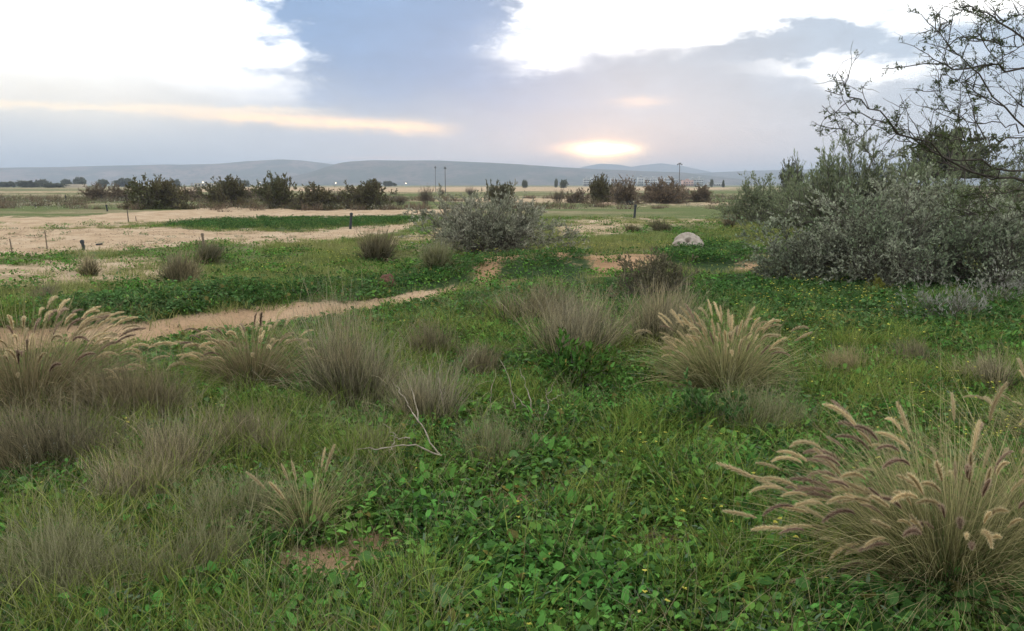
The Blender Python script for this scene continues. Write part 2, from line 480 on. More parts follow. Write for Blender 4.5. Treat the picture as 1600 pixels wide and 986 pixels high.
# ------------------------------------------------------------------ ground
def gmat():
    m, nt, out = newmat('ground_soil_and_turf')
    X.t = nt
    at_ = nt.nodes.new('ShaderNodeAttribute'); at_.attribute_name = 'cover'
    sp = nt.nodes.new('ShaderNodeSeparateXYZ'); nt.links.new(at_.outputs['Vector'], sp.inputs[0])
    sand, dark, red = (X(sp.outputs[i]) for i in range(3))
    big = tnoise(nt, 0.05, 4, 'World', stretch=(0.6, 1.5, 1)); mid = tnoise(nt, 0.9, 5, 'World'); fine = tnoise(nt, 14, 6, 'World', 0.65)
    grain = tnoise(nt, 90, 3, 'World', 0.7); foot = tnoise(nt, 5, 3, 'World', 0.5)
    sandc = ramp(nt, mid, [(0.30, (0.36, 0.25, 0.15)), (0.52, (0.46, 0.335, 0.215)), (0.72, (0.53, 0.41, 0.285))])
    redc = ramp(nt, mid, [(0.3, (0.33, 0.185, 0.095)), (0.7, (0.47, 0.295, 0.17))])
    sandc = mixc(nt, red.s, sandc, redc)
    sandc = mixc(nt, X(fine).ss(0.56, 0.72).s, sandc, (0.27, 0.19, 0.12))
    turf = ramp(nt, fine, [(0.3, (0.060, 0.075, 0.024)), (0.5, (0.105, 0.135, 0.042)), (0.7, (0.185, 0.185, 0.075))])
    dry = ramp(nt, mid, [(0.3, (0.19, 0.155, 0.085)), (0.7, (0.31, 0.255, 0.15))])
    turf = mixc(nt, X(big).ss(0.47, 0.62).s, turf, dry)
    turf = mixc(nt, dark.s, turf, ramp(nt, fine, [(0.3, (0.018, 0.035, 0.012)), (0.7, (0.05, 0.085, 0.026))]))
    f = (sand + (X(fine) - 0.5) * 0.9 + (X(mid) - 0.5) * 0.7).ss(0.36, 0.62)
    c = mixc(nt, f.s, turf, sandc)
    c = mixc(nt, 0.25, c, ramp(nt, grain, [(0.3, (0.3, 0.3, 0.3)), (0.7, (0.75, 0.75, 0.75))]), 'OVERLAY')
    p = nt.nodes.new('ShaderNodeBsdfPrincipled'); p.inputs['Roughness'].default_value = 0.95
    p.inputs['Specular IOR Level'].default_value = 0.1
    nt.links.new(c, p.inputs['Base Color'])
    b = nt.nodes.new('ShaderNodeBump'); b.inputs['Strength'].default_value = 0.8; b.inputs['Distance'].default_value = 0.05
    hs = X(fine) * 0.8 + X(grain) * 0.2 + X(mid) * 0.6 + X(foot).ss(0.35, 0.6) * 0.9
    nt.links.new(hs.s, b.inputs['Height']); nt.links.new(b.outputs[0], p.inputs['Normal'])
    nt.links.new(p.outputs[0], out.inputs['Surface'])
    return m
CREAM = P((380, 297.5), (640, 300), (1000, 297.5), (1020, 291), (400, 291))
def coverage(x, y):
    acc = 0
    k = 8
    for q in range(k):
        a = 2 * math.pi * q / k; rad = 1.0 if q % 2 else 0.5
        yy = np.maximum(y, 1.0)
        acc = acc + np.stack(cover1(x + math.cos(a) * rad * yy * 0.007, y + math.sin(a) * rad * yy * yy * 0.0022))
    return acc / k
def cover1(x, y):
    s = np.zeros(np.shape(x))
    s = np.maximum(s, 0.58 * anyp(x, y, HALF))
    s = np.maximum(s, 1.0 * anyp(x, y, SAND, 5)); s = np.maximum(s, 1.0 * anyp(x, y, [ROAD], 5))
    s = np.maximum(s, 0.85 * anyp(x, y, BARE, 7))
    d = anyp(x, y, DARK).astype(float)
    s = np.where(anyp(x, y, [STRIP], 5), 0.05, s)
    s = np.where((d > 0) & (s < 0.9), np.minimum(s, 0.12), s)
    yy = np.maximum(y, 1.0)
    fz = sstep(yy, 40, 75)
    band = fbm(x / yy * 5 + 3, np.log(yy) * 9, 61, 4)
    fs = 0.06 + 0.62 * sstep(band, 0.38, 0.66)
    cream = inpoly(x, y, CREAM) * 0.95
    s = np.where((d < 0.5) & (s < 0.9), np.maximum(s, fz * np.maximum(fs, cream)), s)
    s = np.where(anyp(x, y, RED, 16), np.maximum(s, 0.75 * (fbm(x * 0.9, y * 1.4, 47, 3) > 0.60)), s)
    rd = anyp(x, y, RED, 14).astype(float) * 0.9
    rd = np.maximum(rd, 0.55 * anyp(x, y, [ROAD], 10)); rd = np.maximum(rd, 0.6 * anyp(x, y, BARE, 22))
    return s, d, rd
rr = np.concatenate([np.geomspace(0.35, 14, 140), np.geomspace(14, 75, 110)[1:], np.geomspace(75, 10500, 60)[1:]])
aa = np.radians(np.concatenate([np.linspace(-180, -48, 34)[:-1], np.linspace(-48, 48, 350), np.linspace(48, 180, 34)[1:-1]]))
gx_ = rr[:, None] * np.sin(aa)[None]; gy_ = rr[:, None] * np.cos(aa)[None]
gz_ = HT(gx_, gy_)
V = np.concatenate([np.stack([gx_, gy_, gz_], -1).reshape(-1, 3), [[0, 0, float(HT(0, 0))]]])
nR, nA_ = gx_.shape
i = np.arange(nR - 1)[:, None] * nA_; j = np.arange(nA_)[None]; j2 = (j + 1) % nA_
F = np.stack(np.broadcast_arrays(i + j, i + nA_ + j, i + nA_ + j2, i + j2), -1).reshape(-1, 4)
C3 = np.stack([np.arange(nA_), (np.arange(nA_) + 1) % nA_, np.full(nA_, nR * nA_)], 1)
me = build('ground', [(V, F, np.zeros((len(V), 2)), 0)], [gmat()])
bm_v = len(V)
s_, d_, r_ = coverage(V[:, 0], V[:, 1])
cv = me.attributes.new('cover', 'FLOAT_VECTOR', 'POINT')
cv.data.foreach_set('vector', np.stack([s_, d_, r_], 1).astype(np.float32).ravel())
me.polygons.foreach_set('use_smooth', np.ones(len(me.polygons), bool))
ground = kind(ob('ground', me), 'structure', 'sandy ground with green turf, bare track and pale sand flats')

# ------------------------------------------------------------------ hills
def hill(name, label, D, prof, depth, foot, seed, cols):
    xs_px = np.array([p[0] for p in prof], float); hs = np.array([(288.6 - p[1]) / FPX * D + CAMZ for p in prof])
    n = 260; m_ = 46
    px = np.linspace(xs_px[0], xs_px[-1], n); hh = np.interp(px, xs_px, hs)
    for _ in range(3): hh[1:-1] = (hh[:-2] + 2 * hh[1:-1] + hh[2:]) / 4
    xx = (px - 800) / FPX * D
    v = np.linspace(0, 1, m_)
    Y = D - foot + v[:, None] * (foot + depth) + 0 * xx[None]
    Xg = xx[None] * (1 + 0 * v[:, None])
    g = sstep(v[:, None] * (foot + depth), 0, foot)
    gul = fbm(Xg / 130, Y / 420, seed, 5) - 0.5
    Z = hh[None] * g * (1 + 0.9 * gul * (1 - g) * 2) + hh[None] * 0.03 * (fbm(Xg / 60, Y / 60, seed + 5) - 0.5) * g
    back = sstep(v[:, None] * (foot + depth), foot + depth * 0.45, foot + depth)
    Z = Z * (1 - back) - 1.0 * (1 - g) - 1.0 * back
    V = np.stack([Xg, Y, Z], -1).reshape(-1, 3)
    i = np.arange(m_ - 1)[:, None] * n; j = np.arange(n - 1)[None]
    F = np.stack(np.broadcast_arrays(i + j, i + j + 1, i + n + j + 1, i + n + j), -1).reshape(-1, 4)
    mt, nt, out = newmat(name + '_soil'); X.t = nt
    nz = tnoise(nt, 0.006, 6, 'World', 0.6); fn = tnoise(nt, 0.03, 5, 'World', 0.65)
    c = mixc(nt, X(nz).ss(0.42, 0.6).s, cols[0], cols[1])
    c = mixc(nt, X(fn).ss(0.5, 0.62).s, c, cols[2])
    p = nt.nodes.new('ShaderNodeBsdfDiffuse'); nt.links.new(c, p.inputs[0]); nt.links.new(p.outputs[0], out.inputs['Surface'])
    me = build(name, [(V, F, np.zeros((len(V), 2)), 0)], [mt])
    me.polygons.foreach_set('use_smooth', np.ones(len(me.polygons), bool))
    return kind(ob(name, me), 'structure', label)
HC = [(0.085, 0.085, 0.055), (0.17, 0.13, 0.10), (0.05, 0.06, 0.04)]
hill('hill', 'long low ridge with rounded summit on the left skyline', 4200,
     [(-900, 285), (-500, 268), (-200, 262), (0, 263), (100, 262), (170, 260), (300, 258), (350, 257), (400, 253), (450, 250), (490, 253), (520, 260), (560, 266), (640, 272), (760, 284)],
     1400, 900, 3, [(0.09, 0.09, 0.06), (0.24, 0.17, 0.13), (0.05, 0.06, 0.04)])
hill('hill', 'flat topped ridge sloping down right behind the lamp masts', 3400,
     [(395, 289), (450, 280), (500, 268), (530, 259), (548, 254), (580, 252), (620, 252), (690, 252), (760, 255), (800, 257), (860, 261), (900, 263.5), (1000, 268), (1060, 270), (1100, 275), (1150, 281), (1230, 289)],
     1300, 700, 8, HC)
hill('hill', 'low distant ridge on the skyline at right behind the floodlight mast', 4600,
     [(960, 288), (1030, 274), (1085, 271), (1150, 268), (1210, 266), (1300, 265), (1450, 262), (1700, 264), (2100, 270), (2600, 285)],
     1400, 900, 14, HC)
hill('mountain', 'faint far mountain right under the setting sun', 6200,
     [(860, 288), (895, 268), (915, 260), (935, 256.5), (965, 258), (985, 262), (1000, 259), (1030, 256), (1060, 260), (1100, 268), (1150, 288)],
     900, 700, 20, HC)
# ------------------------------------------------------------------ haze: one even box of air
hz = np.array([[sx * 11200.0, sy * 11200.0, z] for z in (-2.0, 172.0) for sy in (-1, 1) for sx in (-1, 1)])
hf = np.array([[0, 2, 3, 1], [4, 5, 7, 6], [0, 1, 5, 4], [2, 6, 7, 3], [0, 4, 6, 2], [1, 3, 7, 5]])
hm, nt, out = newmat('evening_haze')
pv = nt.nodes.new('ShaderNodeVolumePrincipled')
pv.inputs['Color'].default_value = (0.68, 0.785, 0.925, 1); pv.inputs['Density'].default_value = 0.00026
pv.inputs['Anisotropy'].default_value = 0.0
nt.links.new(pv.outputs[0], out.inputs['Volume'])
kind(ob('haze', build('haze', [(hz, hf, np.zeros((8, 2)), 0)], [hm])), 'stuff', 'thin pale evening haze over the whole plain')
# ------------------------------------------------------------------ plant materials
M = {}
M['grass'] = leafmat('grass_blade_green', [(0, (0.13, 0.15, 0.045)), (0.35, (0.105, 0.18, 0.028)), (1, (0.195, 0.27, 0.055))], 0.65, 0.3, alt=(0.225, 0.255, 0.065), altscale=0.7, objvar=0.25)
M['meadow'] = leafmat('meadow_blade_yellow_green', [(0, (0.13, 0.17, 0.055)), (1, (0.205, 0.265, 0.07))], 0.4, 0.35, alt=(0.26, 0.26, 0.10), altscale=0.25, objvar=0.2)
M['weed'] = leafmat('weed_leaf_green', [(0, (0.075, 0.145, 0.026)), (1, (0.165, 0.26, 0.052))], 0.75, 0.25, alt=(0.07, 0.19, 0.04), altscale=0.9, rough=0.45, dead=(0.30, 0.26, 0.07), spec=0.2, objvar=0.25)
M['weed2'] = leafmat('weed_leaf_grey_green', [(0, (0.10, 0.16, 0.085)), (1, (0.15, 0.22, 0.13))], 0.35, 0.25, rough=0.5)
M['mallow'] = leafmat('mallow_leaf_dark_green', [(0, (0.042, 0.11, 0.025)), (1, (0.078, 0.175, 0.042))], 0.55, 0.3, alt=(0.085, 0.15, 0.055), altscale=0.6, dead=(0.24, 0.22, 0.07), spec=0.2, objvar=0.25)
M['straw'] = leafmat('dry_straw', [(0, (0.16, 0.15, 0.07)), (0.5, (0.30, 0.25, 0.13)), (1, (0.42, 0.34, 0.20))], 0.35, 0.35)
M['wisp'] = leafmat('wispy_grass_olive', [(0, (0.09, 0.125, 0.04)), (0.5, (0.16, 0.175, 0.07)), (1, (0.37, 0.335, 0.21))], 0.45, 0.35)
M['yellow'] = leafmat('yellow_petal', [(0, (0.62, 0.56, 0.08)), (1, (0.72, 0.66, 0.14))], 0.2, 0.35)
M['white'] = leafmat('white_petal', [(0, (0.62, 0.66, 0.50)), (1, (0.78, 0.78, 0.70))], 0.15, 0.35)
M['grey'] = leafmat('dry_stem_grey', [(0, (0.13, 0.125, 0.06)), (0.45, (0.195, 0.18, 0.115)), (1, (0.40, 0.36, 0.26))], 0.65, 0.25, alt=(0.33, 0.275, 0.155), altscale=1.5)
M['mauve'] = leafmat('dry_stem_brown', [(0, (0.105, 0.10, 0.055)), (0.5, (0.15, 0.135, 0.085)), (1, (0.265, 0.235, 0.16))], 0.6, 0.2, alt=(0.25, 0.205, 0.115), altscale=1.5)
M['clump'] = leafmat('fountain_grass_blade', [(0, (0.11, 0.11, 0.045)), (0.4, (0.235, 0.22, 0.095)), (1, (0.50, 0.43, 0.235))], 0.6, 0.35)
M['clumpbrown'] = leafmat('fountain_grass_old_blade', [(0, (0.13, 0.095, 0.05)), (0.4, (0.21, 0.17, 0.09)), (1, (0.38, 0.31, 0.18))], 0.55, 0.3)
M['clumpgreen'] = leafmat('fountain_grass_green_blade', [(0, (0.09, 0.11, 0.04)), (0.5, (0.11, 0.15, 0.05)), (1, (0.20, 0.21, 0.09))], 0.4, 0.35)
M['plume'] = leafmat('seed_plume_bristle', [(0, (0.42, 0.30, 0.16)), (0.5, (0.66, 0.53, 0.31)), (1, (0.84, 0.72, 0.49))], 0.2, 0.5, objvar=0.25)
M['plumedark'] = leafmat('seed_plume_purple_bristle', [(0, (0.18, 0.105, 0.08)), (0.5, (0.32, 0.215, 0.155)), (1, (0.64, 0.52, 0.38))], 0.25, 0.45, objvar=0.2)
M['bark'] = plainmat('twig_bark', (0.075, 0.06, 0.048), (0.15, 0.125, 0.105), 18)
M['palebark'] = plainmat('bleached_wood', (0.24, 0.195, 0.145), (0.45, 0.385, 0.30), 30, 0.9, 0.4)
M['thornbark'] = plainmat('thorn_tree_bark', (0.035, 0.028, 0.024), (0.085, 0.07, 0.058), 25)
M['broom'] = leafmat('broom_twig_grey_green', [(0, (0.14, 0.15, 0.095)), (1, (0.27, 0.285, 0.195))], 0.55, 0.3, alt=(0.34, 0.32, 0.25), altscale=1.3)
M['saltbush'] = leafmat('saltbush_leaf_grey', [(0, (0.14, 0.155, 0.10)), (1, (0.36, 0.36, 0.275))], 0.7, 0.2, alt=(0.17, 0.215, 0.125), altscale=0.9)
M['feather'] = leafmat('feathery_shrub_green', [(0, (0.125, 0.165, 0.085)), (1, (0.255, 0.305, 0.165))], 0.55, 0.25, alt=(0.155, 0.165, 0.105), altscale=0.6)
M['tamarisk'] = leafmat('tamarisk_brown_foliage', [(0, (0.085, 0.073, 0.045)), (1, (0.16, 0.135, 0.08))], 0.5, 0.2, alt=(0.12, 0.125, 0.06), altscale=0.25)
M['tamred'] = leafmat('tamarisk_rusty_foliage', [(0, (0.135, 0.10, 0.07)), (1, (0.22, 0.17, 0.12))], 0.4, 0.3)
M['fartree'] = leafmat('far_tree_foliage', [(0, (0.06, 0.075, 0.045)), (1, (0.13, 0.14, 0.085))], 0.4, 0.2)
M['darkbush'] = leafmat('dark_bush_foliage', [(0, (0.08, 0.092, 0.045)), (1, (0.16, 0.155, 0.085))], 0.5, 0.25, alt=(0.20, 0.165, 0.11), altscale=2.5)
M['acacia'] = leafmat('acacia_leaflet', [(0, (0.055, 0.075, 0.03)), (1, (0.10, 0.12, 0.05))], 0.4, 0.35)
M['lime'] = leafmat('lime_leaf', [(0, (0.15, 0.17, 0.04)), (1, (0.25, 0.25, 0.06))], 0.35, 0.35)
M['shade_thatch'] = leafmat('shade_dark_thatch', [(0, (0.055, 0.055, 0.028)), (1, (0.105, 0.095, 0.05))], 0.5, 0.1)  # dead inner strands, coloured dark to deepen the shade inside the clumps
M['silver'] = leafmat('silvery_leaf', [(0, (0.22, 0.22, 0.18)), (1, (0.36, 0.35, 0.30))], 0.3, 0.2)

# ------------------------------------------------------------------ ground cover (stuff, scattered by geometry nodes)
def disc(n, R, pw=0.5):
    a = U(0, 2 * math.pi, n); r = R * rng.random(n) ** pw
    return np.stack([r * np.cos(a), r * np.sin(a), np.zeros(n)], 1), a, r
def sp_grass(n, R, Lr, Wr, mat, lean=0.5, droop=0.9, S=3):
    b, a, r = disc(n, R); b[:, 2] -= 0.01
    c, _ = blades(b, a + rng.normal(0, 1.2, n), np.abs(rng.normal(0, lean, n)), U(*Lr, n), U(*Wr, n), U(0.1, droop, n), S)
    return [c], [mat]
def sp_leafy(n, R, Lr, h, mat, wr=0.6, tilt=0.6, stalk=True):
    b, a, r = disc(n, R); top = b.copy(); top[:, 2] = U(0.2, 1.0, n) * h
    top[:, :2] += np.stack([np.cos(a), np.sin(a)], 1) * U(0, 0.03, n)[:, None]
    ax = np.stack([np.cos(a), np.sin(a), U(-0.35, 0.75, n)], 1) + rng.normal(0, 0.45, (n, 3))
    nor = np.stack([rng.normal(0, tilt * 0.6, n), rng.normal(0, tilt * 0.6, n), np.ones(n)], 1)
    L = U(*Lr, n)
    ch = [leaves(top, ax, nor, L, L * U(wr * 0.8, wr * 1.2, n), 0.2, t=rng.random((n, 1)))]
    if stalk:
        k = n // 2
        st = np.stack([b[:k] * 0.6, (b[:k] * 0.7 + top[:k] * 0.3) , top[:k]], 1)
        ch.append(tubes(st, np.full((k, 3), 0.0016), 3))
    return ch, [mat]
def lobed(n, R, Lr, h, mat, k=9):
    """round, shallow-lobed mallow leaves on stalks"""
    b, a, r = disc(n, R); c = b.copy(); c[:, 2] = U(0.15, 1.0, n) * h
    nor = nrm(np.stack([rng.normal(0, 0.4, n), rng.normal(0, 0.4, n), np.ones(n)], 1))
    u = nrm(np.cross(nor, rng.normal(0, 1, (n, 3)))); v = np.cross(nor, u)
    rad = U(*Lr, n) / 2
    an = np.arange(k) / k * 2 * math.pi; lob = 1 + 0.16 * np.cos(an * 4)
    lob[0] = 0.35
    ring = c[:, None] + rad[:, None, None] * lob[None, :, None] * (np.cos(an)[None, :, None] * u[:, None] + np.sin(an)[None, :, None] * v[:, None]) \
        + nor[:, None] * (rad[:, None, None] * 0.28 * (1 + 0.4 * np.cos(an * 4))[None, :, None])
    V = np.concatenate([c[:, None], ring], 1)
    f = np.stack([np.zeros(k, int), 1 + np.arange(k), 1 + (np.arange(k) + 1) % k], 1)
    F = (np.arange(n) * (k + 1))[:, None, None] + f[None]
    ch = [(V.reshape(-1, 3), F.reshape(-1, 3), att(n, k + 1, rng.random((n, 1)), rng.random(n)[:, None]), 0)]
    st = np.stack([b * 0.5, b * 0.5 + (c - b * 0.5) * 0.6, c], 1)
    ch.append(tubes(st, np.full((n, 3), 0.0018), 3))
    return ch, [mat]
def sp_flower(n, R, h, mats, pet=0.012):
    b, a, r = disc(n, R); L = U(0.5, 1.0, n) * h
    c, Pn = blades(b, a, np.abs(rng.normal(0, 0.25, n)), L, np.full(n, 0.003), U(0, 0.5, n), 4)
    tip = Pn[:, -1]; ch = [c]
    for q in range(5):
        an = q * 2 * math.pi / 5 + U(0, 1, n)
        ax = np.stack([np.cos(an), np.sin(an), U(0.1, 0.9, n)], 1)
        ch.append(leaves(tip, ax, np.tile([0, 0, 1.0], (n, 1)), np.full(n, pet), np.full(n, pet * 0.8), 0.2, t=1.0, m=1))
    return ch, mats
def src(coll, nm, spec):
    ch, mats = spec
    me = build(nm, ch, mats); o = bpy.data.objects.new(nm, me); coll.objects.link(o)
def scatter(name, label, sets):
    """sets: list of (specs, x, y, scale, tilt) ; one stuff object whose points carry plant tufts"""
    coll = bpy.data.collections.new(name + '_sources')
    P_, I_, S_, R_ = [], [], [], []
    k = 0
    for specs, x, y, sc in sets:
        for q, s in enumerate(specs): src(coll, 'tuft_%03d' % (k + q), s)
        n = len(x)
        P_.append(np.stack([x, y, HT(x, y)], 1)); I_.append(rng.integers(k, k + len(specs), n)); S_.append(sc)
        R_.append(np.stack([rng.normal(0, 0.1, n), rng.normal(0, 0.1, n), U(0, 6.283, n)], 1))
        k += len(specs)
    Pn, I, S, R = map(np.concatenate, (P_, I_, S_, R_))
    me = bpy.data.meshes.new(name); me.vertices.add(len(Pn)); me.vertices.foreach_set('co', Pn.astype(np.float32).ravel())
    a = me.attributes.new('pick', 'INT', 'POINT'); a.data.foreach_set('value', I.astype(np.int32))
    a = me.attributes.new('size', 'FLOAT', 'POINT'); a.data.foreach_set('value', S.astype(np.float32))
    a = me.attributes.new('turn', 'FLOAT_VECTOR', 'POINT'); a.data.foreach_set('vector', R.astype(np.float32).ravel())
    o = ob(name, me)
    g = bpy.data.node_groups.new(name + '_scatter', 'GeometryNodeTree')
    g.interface.new_socket('Geometry', in_out='INPUT', socket_type='NodeSocketGeometry')
    g.interface.new_socket('Geometry', in_out='OUTPUT', socket_type='NodeSocketGeometry')
    gi, go = g.nodes.new('NodeGroupInput'), g.nodes.new('NodeGroupOutput')
    ci = g.nodes.new('GeometryNodeCollectionInfo'); ci.inputs[0].default_value = coll
    ci.inputs['Separate Children'].default_value = True; ci.inputs['Reset Children'].default_value = True
    ip = g.nodes.new('GeometryNodeInstanceOnPoints'); ip.inputs['Pick Instance'].default_value = True
    def na(nm, ty):
        n = g.nodes.new('GeometryNodeInputNamedAttribute'); n.data_type = ty; n.inputs[0].default_value = nm
        return n.outputs[0]
    g.links.new(gi.outputs[0], ip.inputs['Points']); g.links.new(ci.outputs[0], ip.inputs['Instance'])
    g.links.new(na('pick', 'INT'), ip.inputs['Instance Index']); g.links.new(na('turn', 'FLOAT_VECTOR'), ip.inputs['Rotation'])
    g.links.new(na('size', 'FLOAT'), ip.inputs['Scale']); g.links.new(ip.outputs[0], go.inputs[0])
    md = o.modifiers.new('scatter', 'NODES'); md.node_group = g
    return kind(o, 'stuff', label)
def wedge(n, r0, r1, half=40):                 # even points in a fan in front of the camera
    a = np.radians(U(-half, half, n)); r = np.sqrt(U(r0 * r0, r1 * r1, n))
    return r * np.sin(a), r * np.cos(a)
def near_density(x, y): return np.clip(5.0 / np.hypot(x, y), 0.15, 1)
def keep(x, y, p): m = rng.random(len(x)) < p; return x[m], y[m]

# fields over the wedge
N0 = 52000
x, y = wedge(N0, 2.1, 13.5)
x, y = keep(x, y, near_density(x, y) ** 1.4)
s, d, _r = coverage(x, y)
br = anyp(x, y, BROAD, 16)
clump = fbm(x * 1.1, y * 1.1, 44, 3); clump2 = fbm(x * 0.8 + 9, y * 0.8, 52, 3)
live = (1 - s) > rng.random(len(x)) * 1.02
left = x / y < -0.10
pg = np.where(br, 0.42, 0.75) * np.where(d > 0.5, 0.35, 1.0) * (0.35 + 1.1 * sstep(clump, 0.35, 0.6))
pb = np.where(br, 0.85, 0.45) * (0.3 + 1.1 * sstep(clump2, 0.35, 0.58)) * np.where(d > 0.5, 0.6, 1)
pc = np.where(br, 0.8, 0.55) * (0.3 + sstep(1 - clump2, 0.4, 0.6))
def pick(p, extra=True): 
    m = live & extra & (rng.random(len(x)) < p); return x[m], y[m], U(0.7, 1.25, m.sum())
G = M['grass']
fine = [sp_grass(30, 0.11, (0.04, 0.125), (0.003, 0.006), G) for _ in range(4)]
tall = [sp_grass(22, 0.09, (0.12, 0.30), (0.003, 0.006), G, 0.35, 1.3, 4) for _ in range(3)]
wisp = [sp_grass(22, 0.13, (0.12, 0.32), (0.0018, 0.0032), M['wisp'], 0.5, 1.0, 4) for _ in range(3)]
dry = [sp_grass(10, 0.12, (0.12, 0.35), (0.002, 0.003), M['straw'], 0.5, 0.9, 3) for _ in range(2)]
nearleft = (left & (np.hypot(x, y) < 6.5)) * 1.0
scatter('grass', 'green grass and dry wisps covering the foreground', [
    (fine, *pick(pg)), (tall, *pick(pg * 0.16 * (0.4 + 2 * sstep(clump, 0.5, 0.65)))),
    (wisp, *pick(0.02 + 0.14 * nearleft * sstep(clump2, 0.36, 0.55))), (dry, *pick(0.04 + 0.05 * nearleft))])
broadA = [sp_leafy(22, 0.11, (0.024, 0.052), 0.09, M['weed'], 0.5) for _ in range(3)] + [sp_leafy(16, 0.10, (0.035, 0.075), 0.11, M['weed'], 0.36), sp_leafy(20, 0.11, (0.025, 0.05), 0.10, M['weed'], 0.85), sp_leafy(18, 0.10, (0.03, 0.06), 0.09, M['mallow'], 0.7)]
broadB = [sp_leafy(34, 0.10, (0.014, 0.028), 0.09, M['weed'], 0.8) for _ in range(3)]
greyl = [sp_leafy(26, 0.09, (0.025, 0.05), 0.08, M['weed2'], 0.35) for _ in range(2)]
mal = [lobed(12, 0.12, (0.03, 0.058), 0.11, M['mallow']) for _ in range(3)]
dk = d > 0.4
scatter('ground_cover', 'low broad-leaved green weeds carpeting the foreground', [
    (broadA, *pick(pb * 0.75)), (broadB, *pick(pc * 0.55)), (greyl, *pick(np.where(br, 0.10, 0.04))),
    (mal, *pick(np.where(dk, 0.55, np.where(br, 0.07, 0.03))))])
# middle distance: dark leafy bands and yellow-green meadow
x, y = wedge(60000, 9.0, 46)
rd_ = np.hypot(x, y)
x, y = keep(x, y, np.clip((15 / rd_) ** 1.3, 0, 1))
s, d, _r = coverage(x, y); rd_ = np.hypot(x, y)
live = (1 - s) > rng.random(len(x)) * 1.05
mz = fbm(x * 0.5, y * 0.3, 71, 3)
dk = d > 0.4
mead = [sp_grass(46, 0.26, (0.05, 0.13), (0.006, 0.010), M['meadow'], 0.5, 0.8, 2) for _ in range(4)]
mtall = [sp_grass(30, 0.2, (0.10, 0.24), (0.005, 0.009), M['meadow'], 0.4, 0.9, 3) for _ in range(2)]
mdark = [sp_leafy(46, 0.24, (0.03, 0.065), 0.12, M['mallow'], 0.55, 1.2) for _ in range(4)] + [lobed(22, 0.24, (0.04, 0.075), 0.14, M['mallow'], 7)] + [sp_grass(40, 0.22, (0.06, 0.16), (0.006, 0.01), M['grass'], 0.5, 0.8, 2)]
mweed = [sp_leafy(34, 0.22, (0.03, 0.06), 0.10, M['weed'], 0.7, 0.9, False) for _ in range(2)]
scatter('meadow_grass', 'short yellow-green meadow grass beyond the track', [
    (mead, *pick(np.where(dk, 0.1, 0.75) * np.where(rd_ < 11, 0.3, 1) * (0.25 + 1.1 * sstep(mz, 0.36, 0.58)))), (mtall, *pick(np.where(dk, 0.05, 0.16) * sstep(mz, 0.4, 0.6))),
    (mweed, *pick(0.2 * sstep(1 - mz, 0.4, 0.6)))])
lo = road_d(x, y)
def lowedge(x_, y_, s_):
    l = road_d(x_, y_)
    return x_, y_, s_ * np.where(l < 0, 0.4 + 0.55 * sstep(-l, 1.35, 3.4), 1.0)
scatter('leafy_ground_cover', 'dark green leafy weeds in bands along the sandy track', [
    (mdark, *lowedge(*pick(np.where(dk, 1.0, 0.03 + 0.2 * (np.abs(lo - 1.9) < 0.9)) * (0.45 + 0.8 * sstep(fbm(x * 0.9, y * 0.9, 91, 3), 0.35, 0.55)), (lo < -1.35) | (lo > 1.0))))])
fl = [sp_flower(3, 0.2, 0.2, [M['grass'], M['yellow']], 0.015) for _ in range(3)]
fp = (anyp(x, y, [P((1150, 480), (1240, 440), (1420, 455), (1420, 540), (1230, 560)), P((360, 430), (420, 405), (540, 400), (560, 425), (400, 445)),
     P((700, 415), (900, 385), (1120, 385), (1010, 398), (760, 420)), P((1100, 350), (1250, 360), (1230, 385), (1120, 380))], 10)) * 0.22 + 0.006
nx, ny = wedge(260, 2.6, 8); nb = anyp(nx, ny, BROAD, 10)
nx, ny = keep(nx, ny, np.where(nb, 0.30, 0.05))
fx_, fy_ = at(1560, 740)[0][:2]
kx, ky = fx_ + rng.normal(0.1, 0.35, 34), fy_ + rng.normal(0, 0.5, 34)
nfl = [sp_flower(4, 0.1, 0.22, [M['grass'], M['yellow']], 0.013) for _ in range(3)]
tfl = [sp_flower(4, 0.1, 0.5, [M['grass'], M['yellow']], 0.010) for _ in range(2)]
scatter('yellow_flowers', 'tiny yellow wildflowers dotted through the grass', [(fl, *pick(fp)), (nfl, nx, ny, U(0.7, 1.1, len(nx))), (tfl, kx, ky, U(0.7, 1.1, 34))])

# loose stones and crumbs on the sand; low brown scrub between the far bushes
def sp_stone(n, R, rr0):
    ch = []
    b, a, r = disc(n, R)
    d6 = np.array([[1, 0, 0], [0, 1, 0], [-1, 0, 0], [0, -1, 0], [0, 0, 0.8], [0, 0, -0.6]], float)
    f8 = np.array([[0, 1, 4], [1, 2, 4], [2, 3, 4], [3, 0, 4], [1, 0, 5], [2, 1, 5], [3, 2, 5], [0, 3, 5]])
    V = b[:, None] + d6[None] * (U(*rr0, n)[:, None, None]) * U(0.6, 1.3, (n, 6, 3))
    F = (np.arange(n) * 6)[:, None, None] + f8[None]
    return [(V.reshape(-1, 3), F.reshape(-1, 3), att(n, 6, 0.5, rng.random(n)[:, None]), 0)], [M['crumb']]
M['crumb'] = leafmat('earth_crumb', [(0, (0.26, 0.18, 0.12)), (1, (0.34, 0.25, 0.18))], 0.5, 0)
x, y = wedge(9000, 7, 40)
s, d, _r = coverage(x, y)
m = (s > 0.6) & (rng.random(len(x)) < 0.6); x, y = x[m], y[m]
scatter('loose_stones', 'crumbs of earth and small stones on the sandy track', [([sp_stone(9, 0.25, (0.006, 0.02)) for _ in range(3)], x, y, U(0.6, 1.5, len(x)))])
m = rng.random(len(x)) < 0.16
